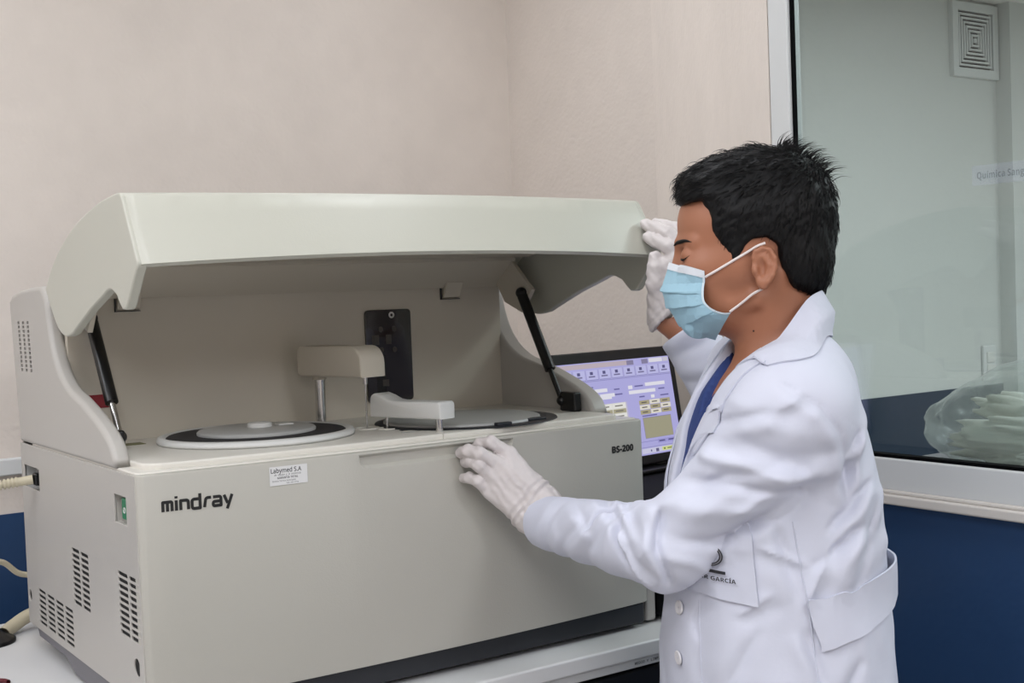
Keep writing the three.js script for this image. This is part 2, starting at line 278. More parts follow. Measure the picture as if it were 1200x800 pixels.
  const corner = (cx, cz, r, a0, a1) => Array.from({ length: 7 }, (_, i) => { const q = lerp(a0, a1, i / 6); return [cx + r * Math.cos(q), cz + r * Math.sin(q)]; });
  const edge = (a, b, n) => Array.from({ length: n }, (_, i) => { const x = lerp(a, b, i / (n - 1)); return [x, dz(x)]; });
  part(t, 'deck_panel', slabY([[0.022, -0.376], ...corner(0.022 + 0.03, -0.034 - 0.028, 0.03, Math.PI, Math.PI / 2), ...edge(0.07, 0.4745, 10), [0.4745, -0.376]], TOP, DECK, 0.003), M.deck, 'left half of the flat deck');
  part(t, 'deck_panel', slabY([[0.4755, -0.376], ...edge(0.4755, 0.80, 10), ...corner(0.815, -0.04, 0.012, Math.PI / 2, 0), [0.827, -0.1], [0.827, -0.376]], TOP, DECK, 0.003), M.deck, 'right half of the flat deck');
  // side walls ("ears") above the deck
  const earCurve = new THREE.SplineCurve([[-0.412, 1.445], [-0.393, 1.384], [-0.362, 1.341], [-0.317, 1.313], [-0.259, 1.298], [-0.205, 1.282], [-0.146, 1.261], [-0.112, 1.242], [-0.097, 1.221], [-0.093, 1.208]].map((p) => V2(...p))).getSpacedPoints(26);
  const ear = [V2(-0.616, TOP), V2(-0.646, 1.447), V2(-0.625, 1.456), V2(-0.584, 1.462), V2(-0.5, 1.466), V2(-0.44, 1.466), V2(-0.422, 1.458), ...earCurve];
  const pin = []; for (let r = 0; r < 12; r++) for (let c = 0; c < 3; c++) { const z = -0.592 + c * 0.03 + r * 0.0008, y = 1.331 + (11 - r) * 0.0071; pin.push(box(-0.01, 0.012, y - 0.0024, y + 0.0024, z, z + 0.013)); }
  const earGeo = slabX(new THREE.Shape(ear), 0, 0.024, 0.008, [], true), pinGeo = flat(pin);
  const E1 = new Brush(earGeo), E2 = new Brush(pinGeo); E1.updateMatrixWorld(); E2.updateMatrixWorld();
  const le = part(t, 'side_wall', ev.evaluate(E1, E2, SUBTRACTION).geometry, M.shell, 'left side wall with a grid of small holes');
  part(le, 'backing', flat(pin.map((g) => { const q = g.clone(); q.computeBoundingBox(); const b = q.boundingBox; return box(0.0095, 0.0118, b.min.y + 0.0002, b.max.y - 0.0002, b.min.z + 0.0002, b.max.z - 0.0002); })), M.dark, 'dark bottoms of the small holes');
  part(t, 'side_wall', slabX(new THREE.Shape(ear), 0.826, 0.86, 0.007, [], true), M.shell, 'right side wall');
  part(t, 'back_wall', box(0.022, 0.828, DECK - 0.004, 1.447, -0.39, -0.375), M.inner, 'plain inner back wall');
  part(t, 'rear_housing', box(0.04, 0.82, TOP, 1.445, -0.612, -0.39, 0.01), M.shell);
  // smoked service window
  const win = part(t, 'service_window', (() => { const s = new THREE.Shape(), x0 = 0.538, x1 = 0.629, y0 = 1.243, y1 = 1.406, r = 0.007; s.moveTo(x0 + r, y0); s.lineTo(x1 - r, y0); s.quadraticCurveTo(x1, y0, x1, y0 + r); s.lineTo(x1, y1 - r); s.quadraticCurveTo(x1, y1, x1 - r, y1); s.lineTo(x0 + r, y1); s.quadraticCurveTo(x0, y1, x0, y1 - r); s.lineTo(x0, y0 + r); s.quadraticCurveTo(x0, y0, x0 + r, y0); return new THREE.ExtrudeGeometry(s, { depth: 0.003, bevelEnabled: true, bevelSize: 0.001, bevelThickness: 0.001, bevelSegments: 2 }).translate(0, 0, -0.375); })(), M.smoke, 'smoked dark plastic window');
  part(win, 'ring', new THREE.TorusGeometry(0.0042, 0.0016, 10, 24).translate(0.590, 1.397, -0.3705), M.white, 'white ring near its top edge');
  for (const [x, y] of [[0.567, 1.372], [0.594, 1.372], [0.567, 1.335], [0.594, 1.335]]) part(win, 'screw', cyl(0.0052, 0.0045, 0.002, 20).rotateX(Math.PI / 2).translate(x, y, -0.3712), M.smoke_part);
  part(win, 'bracket', flat([box(0.549, 0.563, 1.345, 1.362, -0.3715, -0.3702, 0.0005), box(0.577, 0.588, 1.345, 1.362, -0.3715, -0.3702, 0.0005), box(0.567, 0.58, 1.27, 1.282, -0.3715, -0.3702, 0.0005)]), M.smoke_part);
  part(win, 'shaft', box(0.556, 0.574, 1.25, 1.325, -0.3713, -0.3704, 0.0003), M.smoke_dark);
  // reagent carousel, left
  const C1 = [0.26, -0.22];
  const car = part(t, 'carousel', lathe([[0.001, 0], [0.15, 0], [0.1515, 0.004], [0.149, 0.009], [0.142, 0.0105], [0.139, 0.0075], [0.001, 0.0075]], 96).translate(C1[0], DECK, C1[1]), M.white, 'round reagent carousel with a white rim');
  part(car, 'disk', lathe([[0.001, 0.0092], [0.1345, 0.0092], [0.137, 0.0075]], 96).translate(C1[0], DECK, C1[1]), M.rubber, 'black ring of the carousel');
  part(car, 'cap', lathe([[0.0905, 0.009], [0.091, 0.0125], [0.088, 0.0155], [0.06, 0.0165], [0.001, 0.017]], 72).translate(C1[0], DECK, C1[1]), M.grey_plastic, 'raised grey centre cap');
  part(car, 'knob', lathe([[0.019, 0.016], [0.019, 0.0215], [0.0165, 0.024], [0.001, 0.0245]], 40).translate(C1[0] + 0.005, DECK, C1[1] + 0.0), M.white);
  part(car, 'handle', box(C1[0] + 0.035, C1[0] + 0.06, DECK + 0.016, DECK + 0.0185, C1[1] - 0.012, C1[1] + 0.006, 0.001), M.white);
  // reaction disk, right
  const C2 = [0.61, -0.165];
  const rd = part(t, 'reaction_disk', lathe([[0.128, 0.0], [0.128, 0.002], [0.152, 0.002], [0.153, 0.0]], 96).translate(C2[0], DECK, C2[1]), M.strip, 'dark flat ring of the reaction disk');
  part(rd, 'cap', lathe([[0.1315, 0], [0.131, 0.0045], [0.128, 0.006], [0.001, 0.0065]], 96).translate(C2[0] - 0.006, DECK, C2[1] - 0.004), M.grey_plastic, 'flat grey cover plate');
  part(rd, 'tab', flat([box(0.578, 0.606, DECK + 0.001, DECK + 0.007, -0.034, -0.022, 0.002), box(0.655, 0.69, DECK + 0.001, DECK + 0.006, -0.062, -0.046, 0.002)]), M.strip);
  // wash wells
  for (const [x, z, r] of [[0.436, -0.189, 0.02], [0.458, -0.158, 0.017]]) part(t, 'wash_well', new THREE.TorusGeometry(r, 0.0016, 8, 40).rotateX(Math.PI / 2).translate(x, DECK + 0.0005, z), M.deck);
  part(t, 'deck_slot', box(0.455, 0.468, DECK, DECK + 0.0008, -0.118, -0.108), M.strip);
  part(t, 'deck_slot', box(0.44, 0.46, DECK, DECK + 0.0006, -0.085, -0.078), M.grey_plastic);
  part(t, 'warning_label', box(0.062, 0.108, DECK, DECK + 0.0007, -0.318, -0.288), M.olive, 'small olive label on the deck');
  part(t, 'label', box(0.05, 0.082, 1.272, 1.293, -0.3755, -0.3735), M.red, 'dark red label on the back wall');
  // sample probe arm
  const arm = (a, b, w, y0, side, mtl, name, label) => { // side profile along a->b
    const d = V3(b[0] - a[0], 0, b[1] - a[1]), len = d.length(), ang = Math.atan2(-d.z, d.x);
    const s = new THREE.Shape(side(len));
    const g = new THREE.ExtrudeGeometry(s, { depth: w - 0.006, bevelEnabled: true, bevelSize: 0.003, bevelThickness: 0.003, bevelOffset: -0.003, bevelSegments: 3 }).translate(0, 0, -w / 2 + 0.003);
    return part(t, name, toCreasedNormals(g, 0.6).rotateY(ang).translate(a[0], y0, a[1]), mtl, label);
  };
  const smooth = (pts) => pts;
  const fillet = (n, cx, cy, r, a0, a1) => Array.from({ length: n + 1 }, (_, i) => V2(cx + r * Math.cos(lerp(a0, a1, i / n)), cy + r * Math.sin(lerp(a0, a1, i / n))));
  const pa = arm([0.413, -0.308], [0.436, -0.189], 0.05, 1.302, (l) => [V2(-0.028, 0.004), V2(-0.02, 0), V2(l + 0.022, 0), V2(l + 0.022, 0.022), ...fillet(6, l - 0.006, 0.022, 0.028, 0, Math.PI / 2), V2(-0.02, 0.05), ...fillet(4, -0.018, 0.04, 0.01, Math.PI / 2, Math.PI)], M.inner, 'probe_arm', 'sampling arm with a rounded beige hood');
  part(pa, 'post', rod([0.413, DECK, -0.308], [0.413, 1.304, -0.308], 0.0085), M.chrome, 'polished steel post');
  part(pa, 'collar', rod([0.413, 1.295, -0.308], [0.413, 1.303, -0.308], 0.012), M.inner);
  part(pa, 'needle', flat([rod([0.436, DECK, -0.189], [0.436, 1.294, -0.189], 0.0014), rod([0.436, 1.29, -0.189], [0.436, 1.303, -0.189], 0.0036)]), M.chrome, 'thin steel sampling needle');
  // mixing arm
  const ma = arm([0.49, -0.053], [0.456, -0.161], 0.036, 1.238, (l) => [V2(-0.018, 0), V2(l + 0.018, 0), V2(l + 0.018, 0.022), ...fillet(6, l + 0.006, 0.026, 0.012, 0, Math.PI / 2), V2(l - 0.008, 0.034), V2(l - 0.022, 0.028), V2(l - 0.034, 0.0265), V2(-0.014, 0.0265), V2(-0.018, 0.0225)], M.white, 'mixing_arm', 'low white mixing arm with a raised end');
  part(ma, 'post', rod([0.49, DECK, -0.053], [0.49, 1.239, -0.053], 0.006), M.chrome, 'short steel post');
  part(ma, 'needle', rod([0.456, DECK, -0.158], [0.456, 1.24, -0.158], 0.0018, 0.0024), M.chrome);
  // cover
  const prof = new THREE.SplineCurve([[-0.387, 1.462], [-0.32, 1.507], [-0.222, 1.544], [-0.114, 1.566], [-0.04, 1.5735], [-0.012, 1.5745]].map((p) => V2(...p))).getPoints(22);
  prof.push(...[[-0.005, 1.5738], [0.0, 1.571], [0.0035, 1.567], [0.03, 1.523], [0.052, 1.486], [0.0555, 1.4795]].map((p) => V2(...p)));
  const acc = [0]; for (let i = 1; i < prof.length; i++) acc.push(acc[i - 1] + prof[i].distanceTo(prof[i - 1])); const tot = acc.at(-1);
  const cv = part(t, 'cover', sheet((u, v) => {
    const uu = u < 0.12 ? 0.012 * (u / 0.12) : u > 0.88 ? 1 - 0.012 * ((1 - u) / 0.12) : lerp(0.012, 0.988, (u - 0.12) / 0.76); u = uu; const x = lerp(-0.003, 0.863, u), k = v * (prof.length - 1), i = Math.min(prof.length - 2, Math.floor(k)), f = k - i, p = prof[i].clone().lerp(prof[i + 1], f);
    const b = 1 - ((x - 0.43) / 0.433) ** 2, e = Math.min(u, 1 - u) * 0.866, s = v, rr = e < 0.008 ? 0.008 - Math.sqrt(0.008 ** 2 - (0.008 - e) ** 2) : 0;
    const w = sstep(0.35, 0.95, s);
    return V3(x, p.y + 0.010 * b * sstep(0.8, 1, s) - rr * 0.6, p.x + 0.05 * b * w - rr * sstep(0.75, 0.9, s));
  }, 64, (prof.length - 1) * 2, -0.009), M.cover, 'raised curved cover with a bowed front edge');
  const platePts = [...prof.map((p) => V2(p.x, p.y)), V2(0.05, 1.474), V2(0.004, 1.4265), V2(-0.004, 1.4235), V2(-0.014, 1.424), V2(-0.022, 1.43), ...new THREE.SplineCurve([[-0.036, 1.443], [-0.056, 1.4505], [-0.072, 1.4505], [-0.09, 1.445]].map((p) => V2(...p))).getPoints(8), V2(-0.159, 1.425), V2(-0.235, 1.398), ...new THREE.SplineCurve([[-0.25, 1.392], [-0.282, 1.3875], [-0.31, 1.392], [-0.335, 1.405], [-0.362, 1.43], [-0.382, 1.452]].map((p) => V2(...p))).getPoints(16)];
  part(cv, 'side_plate', slabX(new THREE.Shape(platePts), -0.004, 0.01, 0.003, [], true), M.cover, 'left side plate of the cover with a notched lower edge');
  part(cv, 'side_plate', slabX(new THREE.Shape(platePts), 0.85, 0.864, 0.003, [], true), M.cover, 'right side plate of the cover with a notched lower edge');
  part(cv, 'lining', flat([slabX([[-0.374, 1.443], [-0.368, 1.442], [-0.306, 1.486], [-0.312, 1.495]], 0.012, 0.818, 0.001), slabX([[-0.312, 1.495], [-0.306, 1.486], [-0.302, 1.488], [-0.304, 1.497]], 0.012, 0.818, 0.0005), slabX([[-0.30, 1.494], [-0.05, 1.552], [-0.05, 1.556], [-0.302, 1.499]], 0.012, 0.848, 0.0005)]), M.inner, 'inner lining of the cover');
  for (const x of [0.03, 0.816]) part(cv, 'hinge_plate', slabX([[-0.36, 1.447], [-0.309, 1.489], [-0.245, 1.433], [-0.28, 1.392], [-0.334, 1.412]], x - 0.004, x + 0.004, 0.001), M.inner, 'square hinge plate that carries the gas strut');
  for (const x of [0.118, 0.718]) part(cv, 'latch', flat([box(x - 0.022, x - 0.0205, 1.421, 1.446, -0.376, -0.37), box(x - 0.022, x + 0.018, 1.421, 1.4222, -0.376, -0.369), box(x - 0.02, x + 0.017, 1.4462, 1.4472, -0.374, -0.366)]), M.strip, 'dark-edged latch pocket below the lining');
  for (const x of [0.118, 0.718]) part(cv, 'latch_tongue', slabX([[-0.373, 1.424], [-0.367, 1.425], [-0.352, 1.452], [-0.36, 1.456]], x - 0.019, x + 0.016, 0.001), M.inner);
  // gas struts
  for (const [x, top, bot, kn] of [[0.806, [1.428, -0.27], [1.236, -0.158], 0.8195], [0.055, [1.412, -0.36], [1.237, -0.241], 0.0405]]) {
    const at = (f) => [x, lerp(top[0], bot[0], f), lerp(top[1], bot[1], f)];
    const st = part(t, 'gas_strut', rod(at(0.03), at(0.72), 0.0098, 0.0098, 24), M.black, x > 0.4 ? 'black gas strut on the right' : 'black gas strut on the left');
    part(st, 'piston_rod', rod(at(0.7), at(0.97), 0.0048), x > 0.4 ? M.black : M.chrome);
    part(st, 'ball_joint', flat([new THREE.SphereGeometry(0.0095, 20, 14).translate(...at(1)), new THREE.SphereGeometry(0.0105, 20, 14).translate(...at(0.0)), rod([x, at(0)[1], at(0)[2]], [kn, at(0)[1], at(0)[2]], 0.007)]), M.black);
    const z = at(1)[2], y = DECK;
    part(st, 'mount', x > 0.4 ? box(x - 0.003, kn, y, y + 0.034, z - 0.004, z + 0.04, 0.004) : box(kn, x + 0.003, y, y + 0.03, z - 0.02, z + 0.016, 0.004), M.black);
  }
  // print on the front panel
  const logo = letterCanvas(512, 160, (x) => {
    x.strokeStyle = '#141414'; x.lineWidth = 20; x.lineJoin = 'round'; x.lineCap = 'butt';
    const p = (d) => x.stroke(new Path2D(d));
    p('M18 118 V58 H66 Q76 58 76 68 V118 M47 58 V118'); p('M104 118 V52'); p('M104 40 V26');
    p('M132 118 V58 H166 Q182 58 182 74 V118'); p('M258 24 V118 H222 Q206 118 206 102 V74 Q206 58 222 58 H258'); p('M286 118 L294 72 Q297 58 312 58 H332');
    p('M344 58 H382 Q396 58 396 72 V116 H356 Q344 116 344 102 Q344 88 356 88 H396'); p('M418 52 L440 108 M472 52 L436 144');
  });
  part(t, 'logo_print', bowPatch(0.0275, 0.1325, 1.1495, 1.1825, 0.0006), printMat(logo), 'black lower-case maker name printed on the front panel');
  const model = letterCanvas(256, 96, (x) => { x.fillStyle = '#1d1d1d'; x.font = 'bold 68px sans-serif'; x.textBaseline = 'middle'; x.textAlign = 'center'; x.strokeStyle = '#1d1d1d'; x.lineWidth = 4; x.strokeText('BS-200', 128, 50, 236); x.fillText('BS-200', 128, 50, 236); });
  part(t, 'model_print', bowPatch(0.777, 0.836, 1.154, 1.1745, 0.0006), printMat(model), 'black model number printed on the front panel');
  const stick = letterCanvas(512, 220, (x) => {
    x.fillStyle = '#2a2a2c'; x.font = '72px sans-serif'; x.lineWidth = 2.5; x.strokeStyle = '#2a2a2c'; x.strokeText('Labymed S.A', 14, 74, 480); x.fillText('Labymed S.A', 14, 74, 480); x.font = 'italic 30px sans-serif'; x.fillText('de  equipo  y  la  asistencia', 60, 108, 400);
    x.font = 'bold 34px sans-serif'; x.fillText('GARANTÍA TOTAL', 100, 146, 300); x.font = '26px sans-serif'; x.fillText('Servicio Técnico Autorizado', 30, 178, 460); x.fillText('Telf. 251-1774', 220, 208, 260);
  }, '#dedddc');
  part(t, 'sticker', bowPatch(0.178, 0.2335, 1.1755, 1.2015, 0.0007), new THREE.MeshPhysicalMaterial({ map: stick, roughness: 0.4 }), 'small white printed service sticker');
}
// cables at the left
{
  const t = thing('power_cable', 'beige moulded cable plugged into the side of the analyzer', 'cable', [-0.05, 1.15, -0.53]);
  part(t, 'plug', flat([box(-0.004, 0.012, 1.143, 1.163, -0.532, -0.512, 0.003)]), M.black, 'black connector');
  part(t, 'strain_relief', flat([rod([-0.005, 1.153, -0.522], [-0.05, 1.149, -0.532], 0.0078, 0.0062), ...[0, 1, 2, 3, 4].map((k) => rod([-0.028 - k * 0.006, 1.151 - k * 0.0006, -0.527 - k * 0.001], [-0.031 - k * 0.006, 1.1508 - k * 0.0006, -0.5275 - k * 0.001], 0.0084))]), M.beige);
  part(t, 'cord', tube([[-0.045, 1.1495, -0.531], [-0.075, 1.141, -0.54], [-0.12, 1.09, -0.56], [-0.135, 1.02, -0.62], [-0.09, 0.99, -0.7], [-0.014, 0.985, -0.74], [0.02, 0.957, -0.748], [0.09, 0.95, -0.75], [0.15, 0.95, -0.75], [0.2, 0.96, -0.74]], 0.0052, 120), M.beige);
}
{
  const t = thing('cable_grommet', 'black round cable grommet cap on the white bench left of the analyzer', 'cable grommet', [-0.055, 0.858, -0.685]);
  part(t, 'rim', lathe([[0.046, 0], [0.046, 0.005], [0.042, 0.008], [0.036, 0.012], [0.02, 0.022], [0.001, 0.025]], 48).translate(-0.055, 0.858, -0.685), M.black);
  const c = shadow(new THREE.Mesh(tube([[-0.028, 0.868, -0.69], [-0.008, 0.872, -0.715], [0.03, 0.884, -0.735], [0.1, 0.888, -0.745], [0.2, 0.886, -0.74], [0.26, 0.885, -0.73]], 0.012, 60, 12), M.beige));
  c.name = 'network_cable'; c.userData = { label: 'thick beige cable running from the black grommet behind the analyzer', category: 'cable' }; scene.add(c);
  const r = shadow(new THREE.Mesh(tube([[-0.083, 0.8618, -0.408], [-0.087, 0.8618, -0.42], [-0.1, 0.8618, -0.428], [-0.14, 0.8618, -0.43], [-0.22, 0.8618, -0.42]], 0.0036, 40, 8), mat(0x5e1522, 0.5)));
  r.name = 'cord'; r.userData = { label: 'dark red cord lying on the white bench at the lower left', category: 'cord' }; scene.add(r);
}
// monitor and black computer case
{
  const br = V3(1.232, 1.079, -0.299), ya = 0.143, ti = 0.161, W = 0.36, H = 0.234;
  const t = new THREE.Group(); t.name = 'monitor'; t.userData = { label: 'black computer monitor showing a lavender software screen', category: 'monitor', own: 1 }; scene.add(t);
  t.position.set(1.055, 1.066, -0.2979); t.rotation.y = ya;
  const O = V3(0, 0.012, 0.0), tilt = new THREE.Matrix4().makeRotationX(-ti).setPosition(0, 0.013, 0.024);
  const L = (g) => g.applyMatrix4(tilt);
  const fr = new THREE.Shape(), w = W / 2, cc = 0.012;
  fr.moveTo(-w + cc, 0); fr.lineTo(w - 0.004, 0); fr.lineTo(w, 0.004); fr.lineTo(w, H - 0.022); fr.quadraticCurveTo(w - 0.001, H - 0.012, w - 0.014, H); fr.lineTo(-w + 0.014, H); fr.lineTo(-w, H - 0.016); fr.lineTo(-w, cc); fr.lineTo(-w + cc, 0);
  part(t, 'casing', L(new THREE.ExtrudeGeometry(fr, { depth: 0.022, bevelEnabled: true, bevelSize: 0.003, bevelThickness: 0.003, bevelOffset: -0.003, bevelSegments: 2 }).translate(0, 0, -0.03)), M.black);
  const ui = letterCanvas(1024, 720, (x) => {
    const R = (c, a, b, w2, h2) => { x.fillStyle = c; x.fillRect(a, b, w2, h2); };
    R('#b9b6ee', 0, 0, 1024, 720); R('#c8b9c4', 0, 8, 640, 34); R('#8c86a8', 620, 10, 64, 34); R('#8c86a8', 760, 10, 60, 34); R('#eceaf4', 830, 8, 130, 30); R('#d6d2e0', 966, 8, 50, 30);
    for (let i = 0; i < 9; i++) { const a = 20 + i * 112; R('#9a97cf', a, 56, 106, 74); R('#c9c8f6', a + 3, 56, 100, 68); R('#5a5688', a + 36, 68, 26, 22); R('#77739f', a + 22, 98, 56, 10); }
    R('#9391c9', 0, 134, 1024, 4);
    for (const [a, b, w2] of [[60, 196, 150], [300, 196, 110], [340, 236, 130], [600, 196, 40], [760, 186, 190], [600, 234, 250], [280, 250, 160]]) R('#f1f0fb', a, b, w2, 26);
    for (const [a, b, w2] of [[230, 176, 60], [470, 206, 50], [470, 244, 70], [660, 200, 80], [880, 236, 60], [690, 282, 50], [890, 286, 80]]) R('#6f6ba8', a, b, w2, 10);
    R('#f6f5fb', 800, 280, 34, 24);
    R('#ecebe4', 60, 310, 500, 240); for (let r = 0; r < 6; r++) for (let c = 0; c < 4; c++) { R(r === 1 || r === 3 ? '#b3ad92' : '#f4f3ee', 70 + c * 122, 318 + r * 38, 116, 30); R('#75726a', 90 + c * 122, 328 + r * 38, 70, 8); }
    R('#c8c3e4', 556, 310, 14, 250);
    for (let r = 0; r < 3; r++) for (let c = 0; c < 3; c++) { R((r + c) % 2 ? '#efeadb' : '#b5ac8b', 680 + c * 100, 316 + r * 36, 96, 32); R('#5f5a55', 700 + c * 100, 328 + r * 36, 50, 8); }
    R('#6f6ba8', 690, 428, 140, 9); R('#8f8cae', 690, 444, 270, 156); R('#aaa68c', 694, 448, 264, 150);
    R('#7e7ac0', 0, 620, 1010, 3); for (const a of [800, 890]) { R('#a5a1e0', a, 614, 84, 30); R('#5b578e', a + 12, 624, 56, 10); }
    R('#9391c9', 0, 662, 1024, 4); R('#d9d8f2', 640, 672, 376, 36); R('#5a5688', 720, 684, 12, 14); R('#6b678f', 770, 680, 28, 24); R('#dfe79a', 830, 676, 170, 28); R('#7f8a4f', 880, 686, 70, 8); R('#5a6a3a', 846, 684, 14, 12);
  });
  part(t, 'screen', L(new THREE.PlaneGeometry(W - 0.034, H - 0.04).translate(0, H / 2 - 0.001, 0.0005 - 0.005 + 0.0002)), new THREE.MeshPhysicalMaterial({ color: 0x0a0a0a, roughness: 0.35, emissive: 0xffffff, emissiveMap: ui, emissiveIntensity: 0.78 }), 'lit screen with a lavender laboratory program');
  part(t, 'stand', flat([box(-0.035, 0.035, 0.006, 0.09, -0.05, -0.022, 0.006), box(-0.1, 0.1, 0, 0.008, -0.09, 0.05, 0.003)]), M.black);
  const a = new THREE.RectAreaLight(0xc9c6ff, 0.5, W - 0.04, H - 0.05); a.position.set(0, 0.13, 0.03); a.rotation.set(-ti, Math.PI, 0, 'YXZ'); a.castShadow = true; t.add(a);
  delete t.userData.own; t.userData = { ...t.userData };
  const p = thing('computer_case', 'black desktop computer case on the bench under the monitor', 'computer', [1.08, 0.858, -0.26]);
  part(p, 'casing', box(0.884, 1.275, 0.866, 1.064, -0.52, -0.004, 0.012), mat(0x060607, 0.85, { specularIntensity: 0.3 }));
  part(p, 'front_bezel', box(0.9, 1.26, 0.88, 1.05, -0.012, 0.0, 0.006), M.dark);
  for (const x of [0.92, 1.24]) part(p, 'foot', box(x - 0.015, x + 0.015, 0.858, 0.868, -0.4, -0.1, 0.002), M.rubber);
}
// label on the glass
{
  const lab = letterCanvas(1024, 128, (x) => { x.fillStyle = 'rgba(190,200,222,0.16)'; x.fillRect(0, 0, 1024, 128); x.fillStyle = 'rgba(60,70,90,0.42)'; x.font = 'bold 60px sans-serif'; x.textBaseline = 'middle'; x.fillText('Química Sanguínea', 40, 66, 900); });
  const m = shadow(new THREE.Mesh(sheet((u, v) => V3(WALL_X + 0.0112, lerp(1.576, 1.609, v), lerp(0.322, 0.55, u)), 2, 1, 0), printMat(lab, 0.4)));
  m.name = 'glass_label'; m.userData = { label: 'translucent printed label stuck on the window glass at the right edge', category: 'label' }; scene.add(m);
}
{ // clear plastic bag of disposables on the counter behind the glass
  const k = thing('counter', 'plain grey counter behind the glass that carries the plastic bag', 'counter', [1.75, 0, 0.5]);
  part(k, 'worktop', box(1.42, 2.15, 1.02, 1.05, -0.1, 1.5, 0.004), M.plinth);
  part(k, 'body', box(1.48, 2.12, 0, 1.02, -0.06, 1.46), M.frame);
  const t = thing('plastic_bag', 'clear crumpled plastic bag stuffed with pale packaging behind the window', 'bag', [1.66, 1.05, 0.36]);
  const blob = (r, sx, sy, sz, amp, fr, cx, cy, cz, sd) => { const g = new THREE.IcosahedronGeometry(1, 28), P = g.attributes.position; for (let i = 0; i < P.count; i++) { const v = V3(P.getX(i), P.getY(i), P.getZ(i)); const n = amp * (Math.abs(noise(v.x * fr + sd, v.y * fr, v.z * fr)) * 1.6 - 0.5 + 0.9 * Math.abs(noise(v.x * fr * 2.6, v.y * fr * 2.6 + sd, v.z * fr * 2.6)) + 0.4 * Math.abs(noise(v.x * fr * 6, v.y * fr * 6 + sd, v.z * fr * 6))); v.multiplyScalar(1 + n); v.set(v.x * sx, Math.max(v.y * sy, -sy * 0.62), v.z * sz); P.setXYZ(i, cx + v.x, cy + v.y, cz + v.z); } const m = mergeVertices((g.deleteAttribute('normal'), g.deleteAttribute('uv'), g), 1e-4); m.computeVertexNormals(); m.setAttribute('uv', new THREE.BufferAttribute(new Float32Array(m.attributes.position.count * 2), 2)); return m; };
  part(t, 'film', blob(1, 0.2, 0.135, 0.35, 0.06, 1.8, 1.66, 1.136, 0.355, 1), mat(0xf2f5f4, 0.2, { transmission: 0.82, thickness: 0, ior: 1.35 }), 'clear wrinkled plastic film');
  part(t, 'contents', blob(1, 0.15, 0.085, 0.28, 0.3, 3.0, 1.68, 1.106, 0.39, 5), mat(0xdedcd2, 0.7, { transmission: 0.3, thickness: 0 }), 'pale packaging inside the bag');
}
// ---------------------------------------------------------------- signed distances and their meshing
const ell = (x, y, z, c, r) => { const a = (x - c[0]) / r[0], b = (y - c[1]) / r[1], d = (z - c[2]) / r[2], k0 = Math.sqrt(a * a + b * b + d * d), k1 = Math.sqrt((a / r[0]) ** 2 + (b / r[1]) ** 2 + (d / r[2]) ** 2); return k1 < 1e-9 ? -Math.min(...r) : k0 * (k0 - 1) / k1; };
const cone = (x, y, z, a, b, r0, r1) => { const bx = b[0] - a[0], by = b[1] - a[1], bz = b[2] - a[2], px = x - a[0], py = y - a[1], pz = z - a[2], h = clamp((px * bx + py * by + pz * bz) / (bx * bx + by * by + bz * bz), 0, 1); return Math.hypot(px - bx * h, py - by * h, pz - bz * h) - (r0 + (r1 - r0) * h); };
const smin = (a, b, k) => { const h = Math.max(k - Math.abs(a - b), 0) / k; return Math.min(a, b) - h * h * k * 0.25; };
const smax = (a, b, k) => -smin(-a, -b, k);
